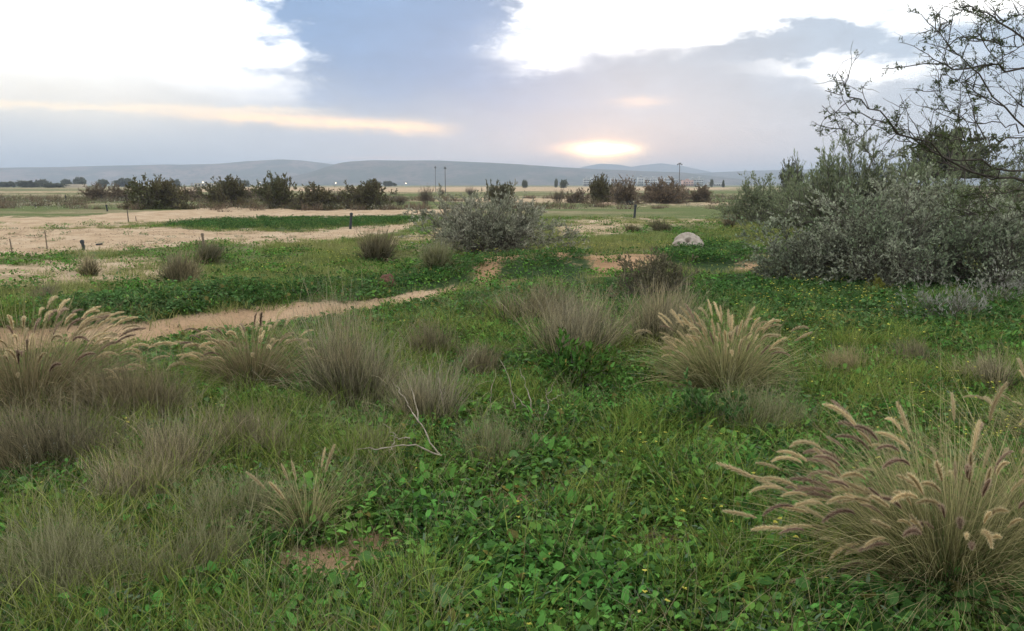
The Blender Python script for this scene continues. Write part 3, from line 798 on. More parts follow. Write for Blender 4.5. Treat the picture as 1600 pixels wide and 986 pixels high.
scatter('sand_weeds', 'scattered small weeds growing on the sand', [([sp_leafy(20, 0.10, (0.02, 0.05), 0.05, M['weed2'], 0.5), sp_grass(22, 0.1, (0.04, 0.12), (0.006, 0.009), M['straw'], 0.6, 0.8, 2), sp_leafy(24, 0.12, (0.03, 0.06), 0.06, M['mallow'], 0.5)], x[m], y[m], U(0.5, 1.4, m.sum()))])
x, y = wedge(5200, 46, 125, 36)
dens = fbm(x * 0.05, y * 0.10, 83, 3)
m = rng.random(len(x)) < sstep(dens, 0.5, 0.66) * np.where(y > 58, 0.7, 0.12); x, y = x[m], y[m]
scrub = [sp_grass(70, 0.7, (0.2, 0.65), (0.02, 0.045), M['tamred'], 0.5, 0.6, 2) for _ in range(2)] + [sp_leafy(90, 0.7, (0.06, 0.13), 0.5, M['tamarisk'], 0.5, 1.2, False), sp_leafy(90, 0.7, (0.05, 0.11), 0.35, M['broom'], 0.5, 1.2, False)]
scatter('low_scrub', 'low brown scrub scattered over the far plain', [(scrub, x, y, U(0.5, 1.3, len(x)))])
# ------------------------------------------------------------------ grass tussocks
def tussock(name, label, cat, px, py, w, h, mat='grey', n=420, green=160, spread=1.0, twig=3, group='dry grey grass tussocks', gmat_='grass', asym=0.0, curl=0.25):
    p, k = at(px, py); u = k / FPX; R = w / 2 * u; H = h * u
    o = thing(name, label, cat, p, group)
    wd = max(0.0028, 0.00054 * k); H *= 1.12
    # several crowns grown together: each with its own lean, height and density
    nc = max(3, min(9, int(w / 22))); n = int(n * 1.3); cc, ca, cr = disc(nc, 0.42 * R, 0.5); ch_ = U(0.55, 1.08, nc); cw = rng.dirichlet(np.full(nc, 2.0))
    ci = rng.choice(nc, n, p=cw)
    b, a, r = disc(n, 0.27 * R, 0.6); b += cc[ci]; b[:, 2] = -0.02
    lv = b[:, :2] / (0.6 * R) * math.atan2(R * 0.7, H) * spread + rng.normal(0, 0.16, (n, 2)) + rng.normal(0, 0.10, (nc, 2))[ci]
    lean = np.hypot(lv[:, 0], lv[:, 1]); az = np.arctan2(lv[:, 1], lv[:, 0])
    L = H * ch_[ci] * rng.beta(3.2, 1.6, n) * 1.25 * (1 + 0.2 * (1 - np.cos(lean)))
    brk = rng.random(n) < 0.13
    c, Pn = blades(b, az, lean + np.where(brk, U(0.2, 0.9, n), 0), L, U(0.5, 1.5, n) * wd, rng.normal(0.05, curl, n) + np.where(brk, U(0.3, 1.3, n), 0), 4, wind=np.array([asym, 0, 0]) if asym else None)
    ch = [c]
    if twig:
        st, d, _ = sprout(Pn, twig, 0.35, 0.95, 0.25, 0.75)
        m = len(st)
        d = nrm(d + np.array([0, 0, 0.35]))
        az2 = np.arctan2(d[:, 1], d[:, 0]); l2 = np.arccos(np.clip(d[:, 2], -1, 1))
        c2, _ = blades(st, az2, l2, H * U(0.12, 0.34, m), U(0.5, 0.9, m) * wd, rng.normal(0, 0.4, m), 2)
        c2[2][:, 0] = 0.5 + 0.5 * c2[2][:, 0]
        ch.append(c2)
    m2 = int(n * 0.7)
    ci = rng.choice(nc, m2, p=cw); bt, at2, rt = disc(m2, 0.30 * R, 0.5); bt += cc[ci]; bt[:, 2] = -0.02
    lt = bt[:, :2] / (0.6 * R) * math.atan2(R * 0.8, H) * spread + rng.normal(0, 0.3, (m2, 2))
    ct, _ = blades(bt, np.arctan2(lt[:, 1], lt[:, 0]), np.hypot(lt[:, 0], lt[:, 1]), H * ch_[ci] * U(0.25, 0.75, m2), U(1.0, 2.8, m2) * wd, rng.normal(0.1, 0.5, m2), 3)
    kind(ob('shade_thatch', build(name + '_shade_thatch', [ct], [M['shade_thatch']]), o), 'stuff')  # dense dark strands added so the tussock base looks shaded
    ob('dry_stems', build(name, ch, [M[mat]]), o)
    if green:
        b, a, r = disc(green, 0.62 * R, 0.5); b[:, 2] = -0.01
        c, _ = blades(b, a + rng.normal(0, 0.9, green), np.abs(rng.normal(0, 0.5, green)), H * U(0.18, 0.55, green), U(0.9, 1.7, green) * wd, U(0, 0.8, green), 3)
        ob('green_blades', build(name + '_green', [c], [M[gmat_]]), o)
    return o
def headmesh(nm, curv, mat, L=0.155, n=560, bw=0.00105):
    s = rng.random(n) ** 0.9; th = curv * s
    sp = np.linspace(0, 1, 13); tt = curv * sp
    dxs = np.concatenate([[0], np.cumsum(np.sin((tt[1:] + tt[:-1]) / 2)) / 12]); dzs = np.concatenate([[0], np.cumsum(np.cos((tt[1:] + tt[:-1]) / 2)) / 12])
    c = np.stack([np.interp(s, sp, dxs) * L, 0 * s, np.interp(s, sp, dzs) * L], 1)
    T = np.stack([np.sin(th), 0 * th, np.cos(th)], 1); Nn = np.stack([np.cos(th), 0 * th, -np.sin(th)], 1); B = np.tile([0, 1.0, 0], (n, 1))
    an = U(0, 6.283, n); rad = np.cos(an)[:, None] * Nn + np.sin(an)[:, None] * B
    d = nrm(T * U(0.75, 1.25, n)[:, None] + rad * U(0.35, 0.85, n)[:, None])
    ln = 0.021 * (0.45 + 0.75 * np.sin(np.pi * np.clip(s * 0.88 + 0.1, 0, 1))) * U(0.7, 1.35, n)
    sd = nrm(np.cross(d, rng.normal(0, 1, (n, 3)))) * bw
    V = np.stack([c - sd, c + sd, c + d * ln[:, None]], 1).reshape(-1, 3)
    F = np.arange(n * 3).reshape(n, 3)
    A = np.stack([np.tile([0.15, 0.15, 1.0], n), np.repeat(rng.random(n), 3)], 1)
    spn = np.stack([dxs * L, 0 * dxs, dzs * L], 1)[None]
    rr_ = 0.0048 * np.sin(np.pi * np.clip(sp * 0.9 + 0.08, 0.05, 0.97))[None]
    tb = tubes(spn, rr_, 6, 0, t=0.2)
    return build(nm, [(V, F, A, 0), tb], [M[mat]])
HEADS = {'pale': [headmesh('seed_head', c, 'plume') for c in (0.15, 0.5, 0.9, 1.3)],
         'dark': [headmesh('seed_head', c, 'plumedark') for c in (0.3, 0.8, 1.3)],
         'pale_far': [headmesh('seed_head', c, 'plume', n=300, bw=0.0021) for c in (0.15, 0.5, 0.9, 1.3)],
         'dark_far': [headmesh('seed_head', c, 'plumedark', n=300, bw=0.0021) for c in (0.3, 0.8, 1.3)]}
def fountain(label, px, py, w, h, nb, heads, darkshare, wind, mat='clump', hs=1.0, group='flowering fountain grass clumps', up=0.0, fan=1.0, tall=0, hl=(0.72, 1.08), hfront=0.0, hup=1.0, heads_of=None):
    p, k = at(px, py); u = k / FPX; R = w / 2 * u; H = h * u
    o = thing('fountain_grass', label, 'ornamental grass', p, group)
    wd = max(0.0026, 0.0005 * k)
    wv = np.array(wind, float)
    ch = []
    b, a, r = disc(nb, 0.30 * R, 0.6); b[:, 2] = -0.02
    lean = (r / (0.30 * R)) * 0.95 * fan + rng.normal(0, 0.26, nb) - up
    bk = rng.random(nb) < 0.16
    c, Pn = blades(b, a + rng.normal(0, 0.3, nb), np.abs(lean), H * rng.beta(4, 2, nb) * 1.35, U(0.5, 1.6, nb) * wd, U(0.0, 1.2, nb) + np.where(bk, U(0.4, 1.4, nb), 0), 5, wind=wv)
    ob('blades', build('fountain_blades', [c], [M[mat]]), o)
    m2 = nb // 2; bt, at2, rt = disc(m2, 0.34 * R, 0.5); bt[:, 2] = -0.02
    ct, _ = blades(bt, at2 + rng.normal(0, 0.6, m2), np.abs(rt / (0.34 * R) * 0.9 * fan + rng.normal(0, 0.3, m2)), H * U(0.2, 0.6, m2), U(0.8, 2.0, m2) * wd, U(0, 1.2, m2), 3, wind=wv)
    kind(ob('shade_thatch', build('fountain_shade_thatch', [ct], [M['shade_thatch']]), o), 'stuff')  # short dark strands added to give the clump a shaded core
    g = nb // 4
    b, a, r = disc(g, 0.34 * R, 0.6); b[:, 2] = -0.02
    c, _ = blades(b, a + rng.normal(0, 0.4, g), np.abs(r / (0.34 * R) * 0.9 + rng.normal(0, 0.2, g)), H * U(0.4, 0.9, g), U(0.8, 1.6, g) * wd, U(0.2, 1.3, g), 4, wind=wv)
    ob('green_blades', build('fountain_green', [c], [M['clumpgreen']]), o)
    n = heads
    b, a, r = disc(n, 0.26 * R, 0.5); b[:, 2] = -0.02
    if hfront: a = np.where(rng.random(n) < hfront, U(math.pi * 0.7, math.pi * 1.28, n), a)
    lean = np.abs(U(0.05, 1.0, n) ** 0.8 * 1.12 * fan / hup + rng.normal(0, 0.06, n))
    lean = np.where(np.sin(a) < -0.45, lean * 0.6, lean)
    L = H * U(*hl, n) * (1 + 0.15 * np.sin(lean))
    c, Pn = blades(b, a, lean, L, np.full(n, wd * 0.9), U(0.05, 0.5, n), 6, wind=wv)
    st = [c]
    if tall:
        bt, at_, rt = disc(tall, 0.25 * R, 0.6)
        c2, _ = blades(bt, at_, np.abs(rng.normal(0.25, 0.22, tall)), H * U(1.0, 1.6, tall), np.full(tall, wd * 0.75), U(0, 0.3, tall), 5)
        st.append(c2)
    ob('stalks', build('fountain_stalks', st, [M[mat]]), o)
    for q in range(n):
        t = Vector(Pn[q, -1] - Pn[q, -2]).normalized()
        out = Vector((math.cos(a[q]), math.sin(a[q]), -0.35)) + Vector((wv[0], wv[1], 0)) * 1.5
        xax = (out - t * out.dot(t)).normalized(); yax = t.cross(xax)
        mt = Matrix((xax, yax, t)).transposed().to_4x4()
        s = hs * random.uniform(0.7, 1.15); hset = HEADS[('dark' if random.random() < darkshare else 'pale') + ('_far' if k > 5 else '')]
        if heads_of == 9: hset = hset[-2:]
        elif heads_of: hset = hset[:heads_of]
        hd = ob('seed_head', random.choice(hset), o)
        hd.matrix_local = Matrix.Translation(Vector(Pn[q, -1] - (Pn[q, -1] - Pn[q, -2]) * 0.05)) @ mt @ Matrix.Scale(s, 4)
    return o
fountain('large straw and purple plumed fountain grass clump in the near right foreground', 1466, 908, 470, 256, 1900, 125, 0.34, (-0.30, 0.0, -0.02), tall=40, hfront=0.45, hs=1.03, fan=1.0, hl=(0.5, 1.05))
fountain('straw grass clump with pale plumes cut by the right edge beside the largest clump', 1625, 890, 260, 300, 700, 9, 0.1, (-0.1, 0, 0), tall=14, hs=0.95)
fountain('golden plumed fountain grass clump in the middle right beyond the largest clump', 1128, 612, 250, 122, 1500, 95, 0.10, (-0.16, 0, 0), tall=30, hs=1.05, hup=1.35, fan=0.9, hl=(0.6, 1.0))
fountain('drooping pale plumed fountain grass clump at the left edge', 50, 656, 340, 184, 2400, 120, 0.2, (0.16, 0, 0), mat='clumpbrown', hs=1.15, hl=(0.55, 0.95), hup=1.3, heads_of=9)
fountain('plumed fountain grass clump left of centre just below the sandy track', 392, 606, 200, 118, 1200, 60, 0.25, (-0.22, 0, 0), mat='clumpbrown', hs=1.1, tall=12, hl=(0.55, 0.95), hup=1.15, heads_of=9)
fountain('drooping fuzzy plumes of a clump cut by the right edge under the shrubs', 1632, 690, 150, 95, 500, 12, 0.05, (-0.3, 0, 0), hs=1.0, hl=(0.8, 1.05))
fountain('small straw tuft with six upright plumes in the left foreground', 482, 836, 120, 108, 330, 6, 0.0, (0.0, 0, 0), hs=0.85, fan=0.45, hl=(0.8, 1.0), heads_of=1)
G1 = 'straw coloured tufts'
tussock('grass_tuft', 'small straw tuft right of the golden plumed clump', 'grass tuft', 1345, 592, 110, 52, 'straw', 260, 60, group=G1)
T = tussock
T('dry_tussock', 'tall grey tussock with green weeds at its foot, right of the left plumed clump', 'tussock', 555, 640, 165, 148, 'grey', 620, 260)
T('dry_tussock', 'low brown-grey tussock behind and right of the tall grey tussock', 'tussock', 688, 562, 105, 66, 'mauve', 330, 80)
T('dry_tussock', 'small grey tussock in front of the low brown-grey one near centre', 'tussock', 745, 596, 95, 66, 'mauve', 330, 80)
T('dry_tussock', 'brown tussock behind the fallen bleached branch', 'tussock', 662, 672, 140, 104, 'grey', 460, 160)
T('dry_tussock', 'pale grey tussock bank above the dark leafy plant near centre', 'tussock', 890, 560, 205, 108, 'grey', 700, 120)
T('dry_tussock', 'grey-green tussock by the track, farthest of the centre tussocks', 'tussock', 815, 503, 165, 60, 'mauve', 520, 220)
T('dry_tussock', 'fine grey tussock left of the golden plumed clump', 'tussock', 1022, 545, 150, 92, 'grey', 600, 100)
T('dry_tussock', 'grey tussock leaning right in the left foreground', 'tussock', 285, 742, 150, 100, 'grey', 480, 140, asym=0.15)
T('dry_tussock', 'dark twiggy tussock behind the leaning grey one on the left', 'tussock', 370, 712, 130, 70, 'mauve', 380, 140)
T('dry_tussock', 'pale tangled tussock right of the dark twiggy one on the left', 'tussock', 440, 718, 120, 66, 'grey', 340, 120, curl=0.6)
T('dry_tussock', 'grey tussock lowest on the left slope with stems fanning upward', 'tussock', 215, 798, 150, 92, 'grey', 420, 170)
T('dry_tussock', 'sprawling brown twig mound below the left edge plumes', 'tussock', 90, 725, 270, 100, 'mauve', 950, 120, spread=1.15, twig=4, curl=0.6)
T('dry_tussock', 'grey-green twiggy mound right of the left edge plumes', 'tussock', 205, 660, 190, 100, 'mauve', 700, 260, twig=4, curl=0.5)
T('grass_tuft', 'green wispy grass tuft beside the small upright plumes', 'grass tuft', 372, 826, 170, 84, 'wisp', 420, 200, curl=0.5, group='green grass tufts')
T('grass_tuft', 'wispy olive grass tuft in the bottom left corner', 'grass tuft', 90, 940, 300, 120, 'wisp', 800, 260, curl=0.6, group='green grass tufts')
T('grass_tuft', 'wispy olive tuft right of the bottom left corner tuft', 'grass tuft', 285, 925, 230, 104, 'wisp', 560, 240, curl=0.6, group='green grass tufts')
T('grass_tuft', 'dense green grass tuft right of the fallen bleached branch', 'grass tuft', 765, 722, 200, 80, 'wisp', 380, 420, curl=0.5, group='green grass tufts')
T('grass_tuft', 'dark green grass tuft with long bent blades in the bottom centre', 'grass tuft', 640, 940, 240, 96, 'grass', 380, 300, twig=0, curl=0.6, group='green grass tufts')
T('grass_tuft', 'green tuft in front of the golden plumed clump', 'grass tuft', 1165, 676, 200, 86, 'wisp', 420, 320, curl=0.5, group='green grass tufts')
T('grass_tuft', 'green tuft with dry tops left of the bleached upright sticks', 'grass tuft', 575, 712, 120, 52, 'wisp', 300, 200, group='green grass tufts')
T('dry_tussock', 'pale grey tussock fanning left beside the right edge plumes', 'tussock', 1545, 606, 130, 66, 'grey', 360, 80, asym=-0.2)
T('dry_tussock', 'dry mauve tussock between the straw tuft and the right edge', 'tussock', 1440, 575, 130, 44, 'mauve', 360, 120)
GF = 'tussocks beyond the track'
T('dry_tussock', 'brown tussock with straw tips, larger of two on the left flat', 'tussock', 280, 446, 78, 54, 'mauve', 460, 60, group=GF, gmat_='straw')
T('dry_tussock', 'dark green tussock with dry crown, beside the sand on the left flat', 'tussock', 320, 410, 74, 40, 'darkbush', 420, 120, group=GF)
T('dry_tussock', 'round dark tussock near the left edge beyond the track', 'tussock', 64, 479, 54, 32, 'mauve', 360, 80, group=GF)
T('dry_tussock', 'dead pale bush on the left sand flat', 'tussock', 140, 432, 50, 30, 'grey', 240, 0, group=GF, curl=0.7)
T('dry_tussock', 'dark tussock with straw plumes left of the big grey shrub', 'tussock', 592, 408, 72, 42, 'mauve', 420, 80, group=GF)
T('dry_tussock', 'straw topped tussock at the left foot of the big grey shrub', 'tussock', 682, 420, 66, 44, 'wisp', 420, 80, group=GF)
T('dry_tussock', 'small brown tussock in the green field left of the boulder', 'tussock', 1040, 361, 44, 18, 'darkbush', 240, 0, group=GF)
T('dry_tussock', 'low dry brown tussock left of the small one in the green field', 'tussock', 990, 362, 36, 12, 'mauve', 180, 0, group=GF)
T('dry_tussock', 'pale dry tussock at the foot of the farthest right hand shrub', 'tussock', 1142, 356, 22, 18, 'mauve', 180, 0, group=GF)

# ------------------------------------------------------------------ shrubs and trees
def shrubmesh(nm, R, H, mat, n0=26, n1=7, n2=5, nl=14, leaf=(0.03, 0.05), lw=0.35, low=0.05, stem=0.012, up=0.05, wob=0.16, fill=1.0, quad=False, hang=0.0, mat2='bark', gap=0.26, upl=0.3):
    b, a, r = disc(n0, 0.22 * R, 0.5)
    el = np.arcsin(np.clip(U(low, 1.0, n0), 0, 1)); az = U(0, 6.283, n0)
    d = np.stack([np.cos(el) * np.cos(az), np.cos(el) * np.sin(az), np.sin(el)], 1)
    ext = 1 / np.sqrt((d[:, 0] ** 2 + d[:, 1] ** 2) / R ** 2 + d[:, 2] ** 2 / H ** 2)
    P0 = grow(b, d, ext * U(0.5, 1.08, n0) * fill, 6, wob * 0.7, up * 0.5)
    s1, d1, _ = sprout(P0, n1, 0.25, 1.0, 0.35, 1.0)
    sz = min(R, H) if H < 2.2 * R else R
    P1 = grow(s1, d1, sz * U(0.22, 0.5, len(s1)), 3, wob, up)
    s2, d2, _ = sprout(P1, n2, 0.2, 1.0, 0.3, 0.9)
    P2 = grow(s2, d2, sz * U(0.08, 0.24, len(s2)), 2, wob, up - hang)
    for Pq in (P0, P1, P2): Pq[..., 2] = np.maximum(Pq[..., 2], 0.012 * H)
    wood = [tubes(P0, np.linspace(1, 0.35, 7)[None] * stem * U(0.6, 1.1, (n0, 1)), 4), tubes(P1, np.linspace(0.4, 0.15, 4)[None] * stem * np.ones((len(P1), 1)), 3),
            tubes(P2, np.linspace(0.18, 0.08, 3)[None] * stem * np.ones((len(P2), 1)), 3)]
    st, dl, _ = sprout(P2, nl, 0.1, 1.0, 0.3, 1.1)
    dl = nrm(dl + np.array([0, 0, upl - hang])); n = len(st); L = U(*leaf, n)
    keepm = rng.random(n) < gap + 1.3 * sstep(fbm(st[:, 0] * 3.2 / max(R, 0.3) + st[:, 1] * 2.1 / max(R, 0.3) + 5, st[:, 2] * 3.4 / max(H, 0.3), 7, 3), 0.34, 0.58)
    st, dl, L = st[keepm], dl[keepm], L[keepm]; n = len(st)
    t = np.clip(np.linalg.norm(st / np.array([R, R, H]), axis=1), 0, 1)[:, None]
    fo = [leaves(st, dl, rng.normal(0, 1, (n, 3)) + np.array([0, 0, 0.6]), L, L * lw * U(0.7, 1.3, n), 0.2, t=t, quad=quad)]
    return build(nm + '_wood', wood, [M[mat2]]), build(nm + '_foliage', fo, [M[mat]])
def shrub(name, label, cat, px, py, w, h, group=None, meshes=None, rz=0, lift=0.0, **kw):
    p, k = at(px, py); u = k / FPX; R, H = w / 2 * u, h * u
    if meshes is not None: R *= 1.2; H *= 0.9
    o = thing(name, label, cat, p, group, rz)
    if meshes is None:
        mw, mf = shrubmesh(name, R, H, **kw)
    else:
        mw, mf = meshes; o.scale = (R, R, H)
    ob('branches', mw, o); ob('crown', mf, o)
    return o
GS = 'grey shrubs at right'
shrub('broom_shrub', 'large loose grey-green shrub standing alone in the centre distance', 'shrub', 764, 399, 330, 76, None, mat='broom', n0=70, n1=8, n2=5, nl=14, leaf=(0.05, 0.10), lw=0.28, stem=0.016, gap=0.55, low=-0.1, quad=True)
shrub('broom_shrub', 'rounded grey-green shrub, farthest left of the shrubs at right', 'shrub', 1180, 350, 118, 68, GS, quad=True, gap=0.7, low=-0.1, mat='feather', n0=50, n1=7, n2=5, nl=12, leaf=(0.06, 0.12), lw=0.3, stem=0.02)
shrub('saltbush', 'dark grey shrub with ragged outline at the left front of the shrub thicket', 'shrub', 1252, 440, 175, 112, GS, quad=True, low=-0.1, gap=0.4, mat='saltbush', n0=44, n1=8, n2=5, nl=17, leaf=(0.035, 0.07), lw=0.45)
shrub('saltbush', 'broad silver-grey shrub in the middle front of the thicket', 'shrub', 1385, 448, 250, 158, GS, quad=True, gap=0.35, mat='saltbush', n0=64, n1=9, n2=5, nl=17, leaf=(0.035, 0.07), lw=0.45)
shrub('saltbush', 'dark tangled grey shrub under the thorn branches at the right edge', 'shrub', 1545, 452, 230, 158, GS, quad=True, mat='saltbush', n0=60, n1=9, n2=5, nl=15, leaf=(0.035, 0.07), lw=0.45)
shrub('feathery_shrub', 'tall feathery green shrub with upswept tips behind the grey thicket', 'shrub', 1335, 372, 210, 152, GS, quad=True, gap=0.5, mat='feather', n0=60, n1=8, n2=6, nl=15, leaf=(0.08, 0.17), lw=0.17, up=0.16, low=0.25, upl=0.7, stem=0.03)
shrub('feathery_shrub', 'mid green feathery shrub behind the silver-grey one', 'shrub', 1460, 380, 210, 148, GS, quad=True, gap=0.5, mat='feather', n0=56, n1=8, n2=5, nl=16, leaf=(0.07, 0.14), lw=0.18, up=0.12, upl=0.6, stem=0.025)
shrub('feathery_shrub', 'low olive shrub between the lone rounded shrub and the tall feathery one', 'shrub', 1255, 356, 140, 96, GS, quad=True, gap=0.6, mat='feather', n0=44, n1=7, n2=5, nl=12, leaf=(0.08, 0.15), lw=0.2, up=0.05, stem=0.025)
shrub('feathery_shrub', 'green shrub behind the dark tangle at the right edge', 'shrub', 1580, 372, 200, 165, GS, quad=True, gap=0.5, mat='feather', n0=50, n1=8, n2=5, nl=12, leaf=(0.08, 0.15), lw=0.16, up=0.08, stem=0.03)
shrub('dark_bush', 'small round brown-green bush beside the track right of centre', 'bush', 1018, 470, 120, 78, None, mat='darkbush', n0=46, n1=8, n2=5, nl=12, leaf=(0.02, 0.045), lw=0.35, stem=0.01, up=0.12)
shrub('leafy_weed', 'dark green leafy plant with bent leaves below the pale grey tussock bank', 'plant', 890, 612, 150, 74, None, mat='weed', n0=26, n1=5, n2=3, nl=7, leaf=(0.03, 0.08), lw=0.35, stem=0.006, mat2='bark')
shrub('leafy_weed', 'dark leafy weed growing in front of the golden plumed clump', 'plant', 1105, 672, 150, 62, None, mat='mallow', n0=24, n1=5, n2=3, nl=7, leaf=(0.02, 0.05), lw=0.5, stem=0.005)
shrub('lime_bush', 'yellow-green sprig bush at the right edge under the dark tangle', 'bush', 1590, 425, 90, 50, None, mat='lime', n0=20, n1=6, n2=4, nl=10, leaf=(0.02, 0.04), lw=0.4, stem=0.006)
shrub('lime_bush', 'small yellow-green sprig at the foot of the silver-grey shrub', 'bush', 1368, 460, 46, 26, None, mat='lime', n0=14, n1=5, n2=4, nl=9, leaf=(0.02, 0.04), lw=0.4, stem=0.005)
shrub('silver_plant', 'silvery thin-leaved stems in front of the right hand thicket', 'plant', 1475, 500, 150, 52, None, mat='silver', n0=40, n1=5, n2=2, nl=4, leaf=(0.035, 0.07), lw=0.14, stem=0.004, upl=0.8, mat2='bark')
shrub('silver_plant', 'silvery sprigs at the right edge under the yellow-green bush', 'plant', 1560, 480, 110, 50, None, mat='silver', n0=26, n1=5, n2=2, nl=3, leaf=(0.035, 0.07), lw=0.14, stem=0.004, upl=0.8, mat2='bark')
# tamarisk scrub across the plain: a few grown forms, each bush its own object
TF = [shrubmesh('tamarisk', 1.0, 1.0, 'tamarisk', 54, 8, 5, 11, (0.05, 0.11), 0.45, -0.05, 0.02, 0.03, quad=True, upl=0.4) for _ in range(4)]
TR = [shrubmesh('rusty_tamarisk', 1.0, 1.0, 'tamred', 46, 8, 5, 9, (0.05, 0.10), 0.4, 0.0, 0.02, 0.08, quad=True, upl=0.6) for _ in range(3)]
TB = [shrubmesh('bare_tamarisk', 1.0, 1.0, 'tamred', 30, 7, 5, 2, (0.04, 0.08), 0.35, 0.3, 0.016, 0.2, quad=True, upl=0.7) for _ in range(2)]
far = [
 ('F', 247, 326, 68, 50, 'largest dark brown bush on the left plain'),
 ('F', 358, 322, 62, 42, 'loose dark bush with spiky top, right of the largest left bush'),
 ('F', 433, 325, 52, 46, 'dark bush, left end of the row of four left of centre'),
 ('F', 490, 327, 62, 37, 'broad dark bush, second of the row of four left of centre'),
 ('B', 530, 325, 36, 32, 'thin twiggy bush, third of the row of four left of centre'),
 ('F', 575, 326, 62, 40, 'wide brown bush, right end of the row of four left of centre'),
 ('R', 150, 314, 38, 24, 'rusty round bush left of the thin sapling'),
 ('R', 188, 315, 34, 25, 'rusty bush behind the thin sapling'),
 ('R', 300, 313, 34, 20, 'small faded bush between the two spiky left bushes'),
 ('R', 395, 314, 40, 18, 'low faded bush behind the left end of the row of four'),
 ('B', 625, 321, 30, 18, 'sparse low bush just right of the row of four'),
 ('B', 664, 320, 24, 28, 'bare thin bush left of the centre shrub'),
 ('F', 783, 322, 36, 40, 'dark brown bush rising behind the lone centre shrub'),
 ('B', 690, 306, 14, 12, 'tiny bush at the foot of the two lamp masts'),
 ('B', 735, 306, 18, 14, 'tiny bare bush between the lamp masts and the centre shrub'),
 ('B', 872, 318, 22, 22, 'thin bare bush right of the lone centre shrub'),
 ('R', 900, 318, 34, 22, 'low rusty bush left of the tallest right hand bush'),
 ('F', 938, 319, 32, 42, 'tallest narrow brown bush on the right plain'),
 ('R', 976, 319, 44, 36, 'rounded rusty bush next to the tallest right hand bush'),
 ('R', 1033, 318, 58, 37, 'wide rusty bush under the floodlight mast'),
 ('B', 1060, 316, 30, 32, 'bare bush at the right side of the wide rusty one'),
 ('R', 1095, 316, 40, 24, 'low rusty bush right of the floodlight mast'),
 ('R', 1012, 350, 0, 0, ''),
]
for q, (f, px, py, w, h, lab) in enumerate(far):
    if not lab: continue
    ms = {'F': TF, 'R': TR, 'B': TB}[f]
    shrub('tamarisk_bush', lab, 'bush', px, py, w, h, 'tamarisk bushes on the plain', ms[q % len(ms)], rz=q * 1.7)
# far trees
FT = [shrubmesh('far_tree', 1.0, 1.0, 'fartree', 44, 8, 5, 8, (0.10, 0.18), 0.7, 0.3, 0.03, 0.05, quad=True) for _ in range(3)]
def ftree(label, px, D, w, top, q, base=0.08):
    if D > 200: w *= 0.8; top -= 1.6
    u = D / FPX; H = (288.6 - top) * u + CAMZ; xx = (px - 800) * u
    o = thing('far_tree', label, 'tree', (xx, D, 0), 'trees far across the plain', q * 1.3)
    R = w / 2 * u
    tr = np.array([[[0, 0, -0.1], [0.02 * R, 0, H * 0.2], [0, 0.03 * R, H * base + 0.2]]])
    ob('trunk', build('far_trunk', [tubes(tr, np.array([[0.05, 0.04, 0.03]]) * H, 6)], [M['bark']]), o)
    c = ob('crown', FT[q % 3][1], o); c.scale = (R, R, H * (1 - base)); c.location = (0, 0, H * base)
    b = ob('branches', FT[q % 3][0], o); b.scale = (R, R, H * (1 - base)); b.location = (0, 0, H * base)
    return o
ft = [
 (20, 520, 34, 287, 'flat dark tree at the far left edge'), (50, 500, 40, 286, 'low dark tree, second from the far left edge'),
 (77, 560, 26, 284, 'round dark tree left of the first lit lamp'), (113, 600, 20, 284, 'dark tree under the first lit lamp'),
 (95, 470, 40, 289, 'low tree belt clump left of the cream building'), (132, 640, 22, 281, 'tall tree right of the cream building'), (168, 600, 22, 284, 'tree under the second lit lamp'),
 (200, 640, 40, 283, 'broad tree left of the largest left bush'), (281, 560, 20, 284, 'round tree right of the largest left bush'),
 (385, 640, 26, 285, 'dark tree behind the row of bushes'), (585, 700, 26, 284, 'small dark tree behind the right end of the row of bushes'),
 (610, 760, 24, 286, 'low dark tree right of the row of bushes'), (820, 420, 11, 285, 'single round tree right of the centre shrub'),
 (880, 430, 15, 285, 'pair-like round tree left of the tallest right hand bush'), (868, 500, 6, 283, 'thin tree beside the pair-like round tree'),
 (1108, 520, 7, 284, 'small thin tree under the low ridge at right'), (1126, 540, 5, 285, 'smallest thin tree under the low ridge at right'),
]
for q, (px, D, w, top, lab) in enumerate(ft): ftree(lab, px, D, w, top, q)
NT = [shrubmesh('far_tree', 1.0, 1.0, 'fartree', 60, 9, 6, 14, (0.035, 0.075), 0.6, -0.5, 0.02, 0.0, quad=True, gap=0.4) for _ in range(2)]
FT[1] = NT[0]; FT[2] = NT[1]
o = ftree('dark dense tree rising behind the thicket and the thorn branches', 1478, 55, 125, 206, 1, 0.42)
o = ftree('small dark tree crown at the left end of the thicket skyline', 1233, 90, 34, 257, 2, 0.2)
